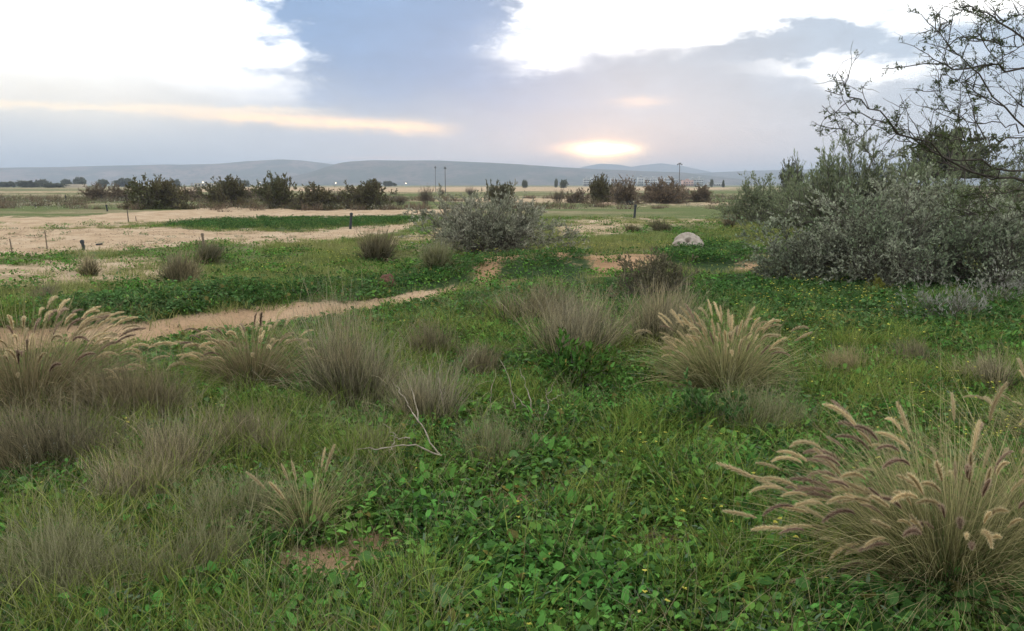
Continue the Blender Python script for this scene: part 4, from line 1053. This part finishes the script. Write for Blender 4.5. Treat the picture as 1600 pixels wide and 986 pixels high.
# ------------------------------------------------------------------ overhanging thorn tree
def curve(pts, n):
    pts = np.array(pts, float); t = np.linspace(0, 1, len(pts)); s = np.linspace(0, 1, n)
    out = np.stack([np.interp(s, t, pts[:, q]) for q in range(3)], 1)
    for _ in range(2): out[1:-1] = (out[:-2] + 2 * out[1:-1] + out[2:]) / 4
    return out
def thorn_tree():
    tp = np.array([3.75, 4.3, float(HT(3.75, 4.3))])
    o = thing('thorn_tree', 'bare dark thorn tree with thin arching branches reaching in from the right', 'tree', tp)
    br = [  # (photo points with depth, start radius)
      ([(1760, 250, 4.6), (1680, 120, 4.5), (1600, 103, 4.4), (1540, 104, 4.4), (1460, 100, 4.3), (1380, 108, 4.3)], .011),
      ([(1760, 250, 4.6), (1660, 150, 4.7), (1590, 55, 4.7), (1545, 22, 4.7), (1515, 6, 4.7), (1490, 30, 4.6), (1455, 50, 4.6)], .009),
      ([(1760, 330, 4.5), (1650, 285, 4.3), (1560, 278, 4.2), (1490, 262, 4.1), (1430, 215, 4.0), (1370, 178, 3.9), (1330, 150, 3.9), (1293, 138, 3.9)], .009),
      ([(1760, 330, 4.5), (1660, 270, 4.4), (1580, 262, 4.3), (1500, 250, 4.3), (1440, 226, 4.2), (1385, 190, 4.1), (1330, 175, 4.1), (1283, 168, 4.1)], .008),
      ([(1560, 278, 4.2), (1500, 266, 4.4), (1450, 232, 4.5), (1400, 205, 4.5), (1340, 200, 4.5), (1283, 207, 4.5)], .005),
      ([(1760, 250, 4.6), (1680, 250, 4.8), (1600, 205, 4.9), (1550, 140, 4.9), (1505, 95, 4.9), (1475, 60, 4.9), (1420, 10, 4.9)], .009),
      ([(1760, 330, 4.5), (1680, 240, 4.2), (1600, 216, 4.1), (1540, 214, 4.0), (1490, 225, 4.0), (1450, 205, 4.0)], .006),
      ([(1760, 330, 4.5), (1670, 310, 4.5), (1600, 292, 4.6), (1545, 308, 4.6), (1500, 300, 4.6)], .005),
      ([(1760, 250, 4.6), (1700, 60, 4.6), (1620, 10, 4.6), (1560, 40, 4.6), (1520, 20, 4.5)], .007),
      ([(1600, 205, 4.9), (1560, 190, 5.0), (1500, 195, 5.0), (1465, 150, 5.0), (1470, 120, 5.0)], .005),
      ([(1680, 240, 4.2), (1610, 160, 4.3), (1560, 165, 4.3), (1510, 130, 4.3), (1480, 128, 4.3)], .005),
      ([(1700, 60, 4.6), (1640, 60, 4.4), (1580, 80, 4.3), (1540, 60, 4.3), (1500, 62, 4.2)], .005),
      ([(1760, 330, 4.5), (1700, 360, 4.4), (1640, 350, 4.4), (1590, 330, 4.5), (1530, 335, 4.5), (1470, 320, 4.5)], .005),
    ]
    chw, main = [], []
    for pts, r in br:
        c = curve([at_depth(*p) for p in pts], 22) - tp
        c[1:] += rng.normal(0, 0.012, (21, 3))
        main.append(c); chw.append(tubes(c[None], np.linspace(1, 0.22, 22)[None] * r * 0.85, 6))
    fork1, fork2 = at_depth(1760, 250, 4.6) - tp, at_depth(1760, 330, 4.5) - tp
    t0 = curve([(0, 0, -0.1), (0.02, -0.02, 0.6), (-0.05, 0.0, 1.1), fork2], 10)
    t1 = curve([(-0.05, 0.0, 1.1), (0.0, 0.05, 1.5), fork1], 8)
    trunk = ob('trunk', build('thorn_trunk', [tubes(t0[None], np.linspace(0.085, 0.028, 10)[None], 10), tubes(t1[None], np.linspace(0.045, 0.02, 8)[None], 8)], [M['thornbark']]), o)
    mn = np.stack(main)
    s1, d1, _ = sprout(mn, 12, 0.22, 0.9, 0.5, 1.25)
    d1 = nrm(d1 + np.array([-0.05, 0, 0.2]))
    P1 = grow(s1, d1, U(0.08, 0.32, len(s1)), 7, 0.18, 0.02)
    chw.append(tubes(P1, np.linspace(0.0030, 0.0011, 8)[None] * np.ones((len(P1), 1)), 4))
    s2, d2, _ = sprout(P1, 3, 0.15, 1.0, 0.5, 1.2)
    P2 = grow(s2, d2, U(0.04, 0.16, len(s2)), 5, 0.22, 0.0)
    chw.append(tubes(P2, np.linspace(0.0016, 0.0008, 6)[None] * np.ones((len(P2), 1)), 3))
    ob('branches', build('thorn_branches', chw, [M['thornbark']]), o)
    # leaf tufts near the tips of branches and twigs
    ends = mn[:, 11:, :]
    sA, dA, _ = sprout(ends, 44, 0.0, 1.0, 0.7, 1.4)
    sB, dB, _ = sprout(P1, 4, 0.3, 1.0, 0.7, 1.4)
    st = np.concatenate([sA, sB]); dd = nrm(np.concatenate([dA, dB]) + np.array([-0.1, 0, 0.25]))
    m = rng.random(len(st)) < 0.72; st, dd = st[m], dd[m]
    fr = grow(st, dd, U(0.02, 0.05, len(st)), 3, 0.15, -0.1)
    sl, dl, _ = sprout(fr, 9, 0.0, 1.0, 0.7, 1.2); n = len(sl)
    ob('leaflets', build('thorn_leaflets', [leaves(sl, dl, rng.normal(0, 1, (n, 3)), U(0.011, 0.020, n), U(0.004, 0.007, n), quad=True, t=0.5), tubes(fr, np.full((len(fr), 4), 0.0006), 3)], [M['acacia']]), o)
    th, dt, _ = sprout(np.concatenate([mn[:, ::3][:, :8]]), 14, 0.2, 1.0, 1.2, 1.6)
    kind(ob('thorns', build('thorn_spikes', [tubes(np.stack([th, th + dt * 0.012, th + dt * 0.024], 1), np.tile([0.0011, 0.0007, 0.0002], (len(th), 1)), 3)], [M['thornbark']]), o), 'stuff')
thorn_tree()

# ------------------------------------------------------------------ dead branches and sticks
def deadwood(name, label, pieces, mat='palebark', base=None):
    p, k = at(*base)
    o = thing(name, label, 'branch', p, None)
    for q, (pts, r) in enumerate(pieces):
        W_ = []
        for (px, py, dh) in pts:
            W_.append(at_depth(px, py, k + dh))
        c = curve(np.array(W_) - np.array(p), 14); c[1:-1] += rng.normal(0, 0.006, (12, 3))
        w_ = ob('limb' if q == 0 else 'twig', build('dead_' + name, [tubes(c[None], np.linspace(1, 0.3, 14)[None] * r * 0.9 * (1 + 0.15 * rng.normal(0, 1, (1, 14))), 6)], [M[mat]]), o if q == 0 else limb)
        if q == 0: limb = w_
    return o
deadwood('fallen_branch', 'bleached forked branch lying on the grass left of centre',
    [([(690, 712, -0.30), (660, 702, -0.35), (640, 696, -0.40), (610, 696, -0.42), (580, 704, -0.45), (557, 702, -0.45)], .007),
     ([(612, 696, -0.42), (620, 680, -0.40), (610, 672, -0.40), (598, 662, -0.30)], .003), ([(690, 712, -0.30), (672, 690, -0.30), (655, 660, -0.25), (648, 630, -0.20), (640, 600, -0.15)], .006),
     ([(640, 684, -0.30), (625, 686, -0.35), (608, 680, -0.35)], .004), ([(655, 660, -0.25), (640, 640, -0.20), (630, 618, -0.15), (614, 598, -0.10)], .0045), ([(612, 698, -0.42), (608, 708, -0.44)], .003)], base=(690, 714))
deadwood('dead_stick', 'thin bleached stick standing right of the brown tussock', [([(697, 672, 0), (692, 640, 0), (690, 610, 0), (684, 580, .05), (690, 570, .05)], .0055), ([(691, 620, 0), (700, 600, .0)], .003)], base=(697, 674))
deadwood('dead_stick', 'slim pale stick bent near its foot in the centre grass', [([(760, 656, 0), (766, 640, 0), (768, 615, 0), (774, 575, .05)], .005)], base=(760, 658))
deadwood('dead_stick', 'long brown stick leaning left in the centre grass', [([(808, 655, 0), (803, 625, 0), (796, 590, .03), (780, 560, .06)], .006)], base=(808, 658))
deadwood('dead_stick', 'bleached stick leaning left just behind the forked one', [([(842, 664, 0), (832, 640, 0), (822, 605, .05), (812, 575, .08)], .006), ([(842, 664, 0), (822, 636, 0), (800, 612, 0)], .004)], base=(842, 668))
deadwood('dead_stick', 'short forked bleached stick right of the other upright sticks', [([(842, 674, 0), (852, 652, 0), (856, 636, 0), (853, 606, 0)], .006), ([(854, 628, 0), (870, 622, 0), (882, 616, 0)], .0035), ([(854, 616, 0), (862, 606, 0), (866, 600, 0)], .003)], base=(842, 676))
deadwood('dead_stick', 'thin dark dead stem standing between the green tuft and the straw tuft', [([(1302, 560, 0), (1300, 540, 0), (1299, 520, 0)], .006)], 'bark', base=(1302, 562))
for q, (px, tx, ty, lab) in enumerate([(1432, 1412, 416, 'bare pale stem leaning left before the silver-grey shrub'), (1434, 1436, 402, 'upright bare pale stem before the silver-grey shrub'), (1440, 1454, 398, 'bare pale stem leaning right before the silver-grey shrub')]):
    deadwood('dead_stick', lab, [([(px, 452, 0), ((px + tx) / 2, (452 + ty) / 2, -.1), (tx, ty, -.1)], .009)], base=(px, 454))

# ------------------------------------------------------------------ rocks
def rock(name, label, cat, px, py, w, h, mats, seed, dent=None, sq=1.0):
    p, k = at(px, py); u = k / FPX; R, H = w / 2 * u, h * u
    n, m_ = 72, 48
    th = np.linspace(0, 2 * math.pi, n, endpoint=False)[None]; ph = np.linspace(-0.35, math.pi / 2, m_)[:, None]
    d = np.stack([np.cos(ph) * np.cos(th), np.cos(ph) * np.sin(th), np.sin(ph) + 0 * th], -1)
    r = 1 + 0.5 * (fbm(d[..., 0] * 1.6 + 7 + seed, d[..., 1] * 1.6 + d[..., 2] * 2.1, seed, 4) - 0.5) + 0.10 * (fbm(d[..., 0] * 6 + seed, d[..., 1] * 6 + d[..., 2] * 5, seed + 3, 3) - 0.5)
    if dent is not None:
        dn = nrm(np.array(dent, float)); r = r - 0.5 * np.exp(-((1 - d @ dn) / 0.016) ** 2)
    V = d * r[..., None] * np.array([R, R * sq, H])
    i = np.arange(m_ - 1)[:, None] * n; j = np.arange(n)[None]
    F = np.stack(np.broadcast_arrays(i + j, i + (j + 1) % n, i + n + (j + 1) % n, i + n + j), -1).reshape(-1, 4)
    me = build(name, [(V.reshape(-1, 3), F, np.zeros((n * m_, 2)), 0)], mats)
    me.polygons.foreach_set('use_smooth', np.ones(len(me.polygons), bool))
    return thing(name, label, cat, p, None, 0, me)
rk = plainmat('pale_limestone', (0.25, 0.21, 0.17), (0.46, 0.40, 0.335), 7, 0.9, 0.7)
rock('boulder', 'pale rounded boulder with a dark hollow in the green field', 'boulder', 1074, 387, 50, 21, [rk], 4, dent=(-0.10, -0.72, 0.62), sq=0.8)
rock('stone', 'small pale stone beside the track left of centre', 'stone', 530, 441, 9, 9, [rk], 9)
rock('earth_clod', 'dark brown clod of earth on the bank of the track', 'earth mound', 604, 446, 28, 17, [plainmat('brown_clod', (0.09, 0.045, 0.03), (0.18, 0.095, 0.065), 9, 0.95, 0.8)], 15)
rock('rubbish_heap', 'small black heap lying by the rusty bushes on the right plain', 'heap', 983, 320, 16, 5, [plainmat('black_heap', (0.012, 0.012, 0.012), (0.03, 0.03, 0.03), 4)], 19)
rock('stone', 'pale stone in the foreground grass left of the largest plumed clump', 'stone', 1140, 884, 15, 14, [rk], 23)
rock('earth_mound', 'low sandy mound in front of the rusty bushes on the right plain', 'earth mound', 950, 320, 34, 4, [plainmat('sand_heap', (0.36, 0.25, 0.17), (0.48, 0.35, 0.25), 3)], 29)
dry_b = plainmat('rust_brown_litter', (0.15, 0.075, 0.05), (0.27, 0.16, 0.10), 14, 0.95, 0.8)

# ------------------------------------------------------------------ posts, stakes and a sapling
dk_ = plainmat('dark_post_paint', (0.02, 0.025, 0.028), (0.05, 0.055, 0.055), 12, 0.6)
wd_ = plainmat('weathered_wood', (0.12, 0.09, 0.065), (0.22, 0.17, 0.12), 20, 0.9, 0.4)
def post(label, px, py, tx, ty, wpx, mat, cap=True, name='marker_post', group='stakes and posts on the plain'):
    p, k = at(px, py); top = at_depth(tx, ty, k) - np.array(p); r = wpx / 2 * k / FPX
    o = thing(name, label, 'post', p, group)
    c = np.stack([np.array([0, 0, -0.1]), top * 0.5 + rng.normal(0, 0.004, 3), top])[None]
    ob('shaft', build('post_shaft', [tubes(c, np.array([[1.05, 1, 0.92]]) * r, 8)], [mat]), o)
    if cap:
        e = top / np.linalg.norm(top)
        c = np.stack([top - e * r * 1.2, top + e * r * 0.4, top + e * r * 1.0])[None]
        ob('cap', build('post_cap', [tubes(c, np.array([[1.3, 1.35, 0.25]]) * r, 8)], [mat]), o)
post('black marker post standing on the sand left of centre', 547, 358, 549, 334, 4.0, dk_)
post('black marker post in the green field right of centre', 991, 341, 993, 321, 3.6, dk_)
post('black stake leaning right behind the lone grey shrub', 777, 336, 783, 313, 2.6, dk_)
post('thin wooden stake at the right end of the dark green strip', 652, 333, 653, 322, 1.8, wd_)
post('short dark stump post on the left sand', 131, 391, 128, 377, 5, dk_)
post('thin leaning wooden stake near the left edge', 20, 398, 15, 373, 2.2, wd_, False)
post('wooden stake rising from the dark tussock on the left flat', 319, 390, 316, 366, 3.8, wd_)
post('small dark post left of the thin sapling', 168, 330, 166, 321, 2.4, dk_)
post('thin far stake near the left edge of the green strip', 56, 325, 55, 318, 1.8, dk_, False)
post('dark far post left of the rusty round bush', 103, 314, 102, 305, 2.0, dk_, False)
post('tiny stick beside the thin sapling', 213, 346, 212, 338, 1.4, wd_, False)
post('thin dead twig stake on the left sand', 74, 390, 70, 360, 1.8, wd_, False)
p, k = at(155, 384)
o = thing('plank', 'dark plank lying on the left sand', 'plank', p + Vector((0, 0, 0.03)), None, -0.5)
ob('board', build('plank_board', [tubes(np.array([[[-0.13, 0, 0.0], [0, 0, 0.012], [0.13, 0, 0.03]]]), np.array([[0.024, 0.026, 0.022]]), 4)], [dk_]), o)
p, k = at(201, 347)
o = thing('sapling', 'thin leaning sapling with a small dry crown on the left sand', 'tree', p)
top = at_depth(198, 322, k) - np.array(p); tip = at_depth(199, 298, k) - np.array(p)
ob('trunk', build('sapling_trunk', [tubes(curve([(0, 0, -0.05), top * 0.5, top, tip], 10)[None], np.linspace(0.03, 0.008, 10)[None], 6)], [M['bark']]), o)
mw, mf = shrubmesh('sapling', 0.22, 0.75, 'tamarisk', 14, 5, 3, 4, (0.04, 0.08), 0.4, 0.3, 0.012, 0.2, quad=True)
for nm, me_ in (('branches', mw), ('crown', mf)):
    c = ob(nm, me_, o); c.location = top * 0.8

# ------------------------------------------------------------------ lamp masts, street lamps, far buildings
steel = plainmat('mast_steel', (0.10, 0.10, 0.105), (0.16, 0.16, 0.165), 3, 0.6)
glow, nt, out = newmat('lit_lamp'); em = nt.nodes.new('ShaderNodeEmission'); em.inputs[0].default_value = (1.0, 0.82, 0.55, 1); em.inputs[1].default_value = 5.0
nt.links.new(em.outputs[0], out.inputs['Surface'])
def boxm(x0, x1, y0, y1, z0, z1, m=0):
    V = np.array([[x, y, z] for z in (z0, z1) for y in (y0, y1) for x in (x0, x1)], float)
    return (V, np.array([[0, 2, 3, 1], [4, 5, 7, 6], [0, 1, 5, 4], [2, 6, 7, 3], [0, 4, 6, 2], [1, 3, 7, 5]]), np.zeros((8, 2)), m)
def mast(label, px, D, top, head, rpx=0.9):
    u = D / FPX; H = (288.6 - top) * u + CAMZ
    o = thing('lamp_mast', label, 'lamp post', ((px - 800) * u, D, 0), 'tall lamp masts on the plain')
    ob('pole', build('mast_pole', [tubes(np.array([[[0, 0, -0.1], [0, 0, H * 0.5], [0, 0, H]]]), np.array([[1.2, 1, 0.8]]) * rpx * u / 2, 8)], [steel]), o)
    ob('crossarm', build('mast_arm', [boxm(-head * u / 2, head * u / 2, -0.1 * u, 0.1 * u, H - 1.0 * u, H - 0.6 * u)], [steel]), o)
    for s in (-1, -0.35, 0.35, 1):
        l = ob('floodlight', build('mast_lamp', [boxm(-head * u * 0.12, head * u * 0.12, -0.5 * u, 0.3 * u, -0.9 * u, 0.9 * u)], [steel]), o)
        l.location = (s * head * u * 0.42, -0.2 * u, H - 0.8 * u * (1 if abs(s) > .5 else -1)); l.rotation_euler = (0.5, 0, s * 0.5)
mast('slim lamp mast, left of the pair before the ridge', 682, 190, 262, 2.2, 0.7)
mast('thicker lamp mast with round head, right of the pair before the ridge', 697, 160, 263, 3.2, 1.1)
mast('tall floodlight mast with wide head before the right hand ridge', 1058, 420, 257, 7.5, 1.4)
def street(label, px, D, top):
    u = D / FPX; H = (288.6 - top) * u + CAMZ
    o = thing('street_lamp', label, 'street lamp', ((px - 800) * u, D, 0), 'lit street lamps across the plain')
    ob('pole', build('lamp_pole', [tubes(np.array([[[0, 0, -0.1], [0, 0, H * 0.5], [0, 0, H]]]), np.full((1, 3), 0.09), 6)], [steel]), o)
    b = tubes(np.array([[[0, 0, H - 0.45], [0, 0, H - 0.25], [0, 0, H], [0, 0, H + 0.25], [0, 0, H + 0.4]]]), np.array([[0.1, 0.42, 0.52, 0.40, 0.08]]), 8)
    ob('lamp_globe', build('lamp_globe', [b], [glow]), o)
for px, D, top, lab in [(109, 640, 284.5, 'lit street lamp above the cream building at far left'), (165, 660, 284.5, 'lit street lamp, second from the left'),
        (221, 680, 284.5, 'lit street lamp at the left side of the largest left bush'), (323, 700, 285, 'lit street lamp right of the largest left bush'), (368, 720, 285, 'lit street lamp above the loose spiky bush'),
        (411, 740, 285.5, 'lit street lamp left of the row of four bushes'), (528, 760, 286, 'lit street lamp above the middle of the row of bushes'), (577, 770, 286, 'lit street lamp above the right end of the row of bushes'), (636, 780, 286.5, 'lit street lamp, last on the right before the lamp masts')]:
    street(lab, px, D, top)
crm = plainmat('cream_render', (0.55, 0.47, 0.36), (0.66, 0.58, 0.46), 0.2)
wht_hazed = plainmat('hazed_white_render', (0.42, 0.43, 0.44), (0.54, 0.54, 0.54), 0.2)  # white walls with the grey of distance haze put into their colour
pnk = plainmat('pink_render', (0.52, 0.33, 0.28), (0.62, 0.42, 0.36), 0.2)
gla = plainmat('dark_window', (0.05, 0.06, 0.07), (0.09, 0.10, 0.11), 0.3, 0.3, spec=0.5)
def house(label, px, D, w, top, mat, dep=10, rows=3, ncol=4, group='pale town buildings on the horizon', name='town_building'):
    u = D / FPX; H = (288.6 - top) * u + CAMZ; Wd = w * u
    o = thing(name, label, 'building', ((px - 800) * u, D, 0), group)
    ob('wall', build('house_wall', [boxm(-Wd / 2, Wd / 2, 0, dep, -0.3, H)], [mat]), o)
    ob('roof', build('house_roof', [boxm(-Wd / 2 - 0.25, Wd / 2 + 0.25, -0.25, dep + 0.25, H + 0.004, H + 0.35)], [mat]), o)
    if H > 4: ob('stair_head', build('house_stair', [boxm(-Wd * 0.18, Wd * 0.12, 2, 6, H + 0.354, H + 0.9 + H * 0.12)], [mat]), o)
    wm = build('house_window', [boxm(-0.6, 0.6, -0.06, 0.1, 0, 1.3)], [gla])
    for r in range(rows):
        for c in range(ncol):
            wnd = ob('window', wm, o); wnd.location = (-Wd / 2 + Wd * (c + 0.5) / ncol, 0, 0.9 + r * max(2.2, (H - 1.2) / max(rows, 1)))
            if wnd.location.z + 1.3 > H: bpy.data.objects.remove(wnd)
town = [(915, 9, 279.5), (926, 8, 277), (958, 10, 278.5), (969, 7, 280), (985, 9, 280), (1000, 10, 277), (1009, 8, 279), (1019, 9, 278.5), (1030, 8, 280.5), (1042, 9, 278), (1052, 7, 280.5), (1080, 9, 280), (1090, 10, 279)]
wh = ['first from the left of the tallest bush', 'second, just left of the tallest bush', 'third, right of the tallest bush', 'fourth, narrow, right of the tallest bush', 'fifth, above the rounded rusty bush',
      'sixth and tall, right of the rounded rusty bush', 'seventh, next to the tall middle one', 'eighth, left of the wide rusty bush', 'ninth, above the wide rusty bush', 'tenth, left of the floodlight mast', 'eleventh, at the floodlight mast', 'behind the pink building', 'last on the right']
for (px, w, top), l in zip(town, wh): house('white town block ' + l, px, 960 + 30 * math.sin(px), w, top, wht_hazed)
house('pink town block right of the floodlight mast', 1072, 900, 16, 282, pnk, rows=2)
house('low long pale building right of the town under the low ridge', 1115, 880, 22, 285.5, wht_hazed, rows=1, ncol=6)
house('cream building between the first two lit lamps at far left', 120, 560, 24, 288.6, crm, rows=1, ncol=5, group='cream buildings far left', name='farm_building')
house('cream building right of the largest left bush', 325, 620, 30, 287.0, crm, rows=1, ncol=6, group='cream buildings far left', name='farm_building')

# ------------------------------------------------------------------ near plants that can be told apart
def leafmesh(nm, mat, kind_, L=0.06):
    if kind_ == 'round':
        ch, _ = lobed(1, 0.0, (L, L), 0.0, None, 15); V, F, A, m = ch[0]
        V = V - V[0]; 
        # lay flat: leaf plane to XY with the stalk notch towards -X
        return build(nm, [(V, F, A, 0)], [M[mat]])
    n = 9; t = np.linspace(0, 1, n); w = 0.30 * L * np.sin(np.pi * t ** 0.8) ** 0.8 + 0.02 * L
    x_ = t * L; z = 0.25 * L * np.sin(t * 1.8) - 0.1 * L * t * t
    wv = 0.05 * L * np.sin(t * 17)
    V = np.stack([np.stack([x_, -w, z + 0.3 * w + wv], 1), np.stack([x_, 0 * w, z], 1), np.stack([x_, w, z + 0.3 * w - wv], 1)], 1).reshape(-1, 3)
    b = np.arange(n - 1)[:, None] * 3
    F = np.concatenate([b + np.array([[0, 1, 4, 3]]), b + np.array([[1, 2, 5, 4]])])
    return build(nm, [(V, F, np.stack([np.repeat(t, 3), np.full(n * 3, rng.random())], 1), 0)], [M[mat]])
LR = [leafmesh('mallow_leaf', 'mallow', 'round', 0.065) for _ in range(4)]
LO = [leafmesh('oval_leaf', 'weed', 'oval', 0.075) for _ in range(4)]
def leafplant(name, label, px, py, n, R, h, ms, group, sc=(0.7, 1.25)):
    p, k = at(px, py)
    o = thing(name, label, 'plant', p, group)
    stalks = []
    for q in range(n):
        a = q * 2.4 + random.uniform(-0.4, 0.4); r = R * math.sqrt((q + 0.5) / n)
        z = h * random.uniform(0.55, 1.0) * (1.05 - 0.5 * r / R)
        c = np.array([r * math.cos(a), r * math.sin(a), z])
        l = ob('leaf', ms[q % len(ms)], o); l.location = c
        l.rotation_euler = (random.uniform(-0.4, 0.4), random.uniform(-0.15, 0.45), a); s = random.uniform(*sc); l.scale = (s, s, s)
        stalks.append(np.stack([c * np.array([0.1, 0.1, 0]) , c * np.array([0.55, 0.55, 0.7]), c]))
    ob('stalks', build('leaf_stalks', [tubes(np.array(stalks), np.full((n, 3), 0.0018), 4)], [M['weed']]), o)
GM = 'round-leaved mallow plants in the near right corner'
for px, py, n, R, h, lab in [(1395, 975, 16, .16, .15, 'round-leaved mallow at the bottom edge under the largest plumed clump'), (1500, 960, 20, .18, .18, 'leafy mallow at the foot of the largest plumed clump, near the corner'),
        (1578, 955, 20, .18, .2, 'mallow with large round leaves in the bottom right corner'), (1530, 890, 14, .13, .22, 'mallow growing against the right side of the largest plumed clump'), (1310, 985, 14, .15, .12, 'mallow at the bottom edge left of the corner mallows'), (1590, 880, 12, .13, .18, 'mallow at the right edge above the corner one')]:
    leafplant('mallow', lab, px, py, n, R, h, LR, GM)
GW = 'broad-leaved weeds in the foreground'
for px, py, lab in [(905, 905, 'broad-leaved weed rosette under the pale yellow blooms, bottom centre right'), (1000, 930, 'broad-leaved weed rosette left of the small pale stone'), (1060, 860, 'broad-leaved weed rosette just left of the brown litter'),
        (960, 790, 'broad-leaved weed rosette right of the bare soil patch'), (1090, 770, 'broad-leaved weed rosette below the dark leafy weed'), (1150, 740, 'broad-leaved weed rosette below the green tuft of the golden clump'),
        (800, 930, 'broad-leaved weed rosette right of the long-bladed dark green tuft'), (730, 960, 'broad-leaved weed rosette at the foot of the long-bladed tuft'), (860, 972, 'broad-leaved weed rosette on the bottom edge near the middle'),
        (1100, 955, 'broad-leaved weed rosette on the bottom edge left of the mallows'), (1180, 810, 'broad-leaved weed rosette touching the left plumes of the largest clump'), (520, 965, 'broad-leaved weed rosette on the bottom edge left of the long-bladed tuft')]:
    leafplant('broadleaf_weed', lab, px, py, 11, 0.10, 0.09, LO, GW, (0.6, 1.15))
p, k = at(1030, 868)
o = thing('dry_litter', 'small rust-brown heap of dry grass litter among the foreground weeds', 'litter', p)
n = 130; b, a, r = disc(n, 0.085); b[:, 2] = U(0.03, 0.09, n)
ob('straws', build('litter_straws', [blades(b, U(0, 6.283, n), U(1.1, 1.7, n), U(0.05, 0.12, n), np.full(n, 0.003), rng.normal(0, 0.4, n), 3)[0]], [M['tamred']]), o)
# white-flowered spikes at left, and thistle-like pale leaf
for px, py, hh, lab in [(45, 748, 40, 'white flower spike, nearest the left edge'), (36, 745, 28, 'short white flower spike at the left edge pair'), (82, 722, 38, 'white flower spike, tallest of the upper three'), (88, 726, 26, 'small white flower spike beside the tallest one'), (118, 722, 32, 'white flower spike, right one of the upper three'), (60, 752, 22, 'lowest white flower spike above the green slope')]:
    p, k = at(px, py); u = k / FPX; H = hh * u * 1.35
    o = thing('white_flower', lab, 'flower', p, 'white flower spikes at left')
    c = np.array([[[0, 0, -0.02], [0.004, 0, H * 0.4], [0, 0.004, H * 0.8], [0, 0, H]]])
    ob('stem', build('flower_stem', [tubes(c, np.array([[0.004, 0.0035, 0.003, 0.002]]), 5)], [M['weed2']]), o)
    n = 46; z = H * U(0.62, 1.0, n); a = U(0, 6.283, n); d = np.stack([np.cos(a), np.sin(a), U(0.0, 0.9, n)], 1)
    ob('petals', build('flower_petals', [leaves(np.stack([0 * z, 0 * z, z], 1), d, np.tile([0, 0, 1.0], (n, 1)), U(0.009, 0.016, n), U(0.006, 0.009, n), t=0.7)], [M['white']]), o)
    n = 22; z = H * U(0.0, 0.5, n); a = U(0, 6.283, n); d = np.stack([np.cos(a), np.sin(a), U(0.2, 0.9, n)], 1)
    ob('leaves', build('flower_leaves', [leaves(np.stack([0 * z, 0 * z, z], 1), d, np.tile([0, 0, 1.0], (n, 1)), U(0.05, 0.10, n), U(0.015, 0.025, n), t=0.7)], [M['weed2']]), o)
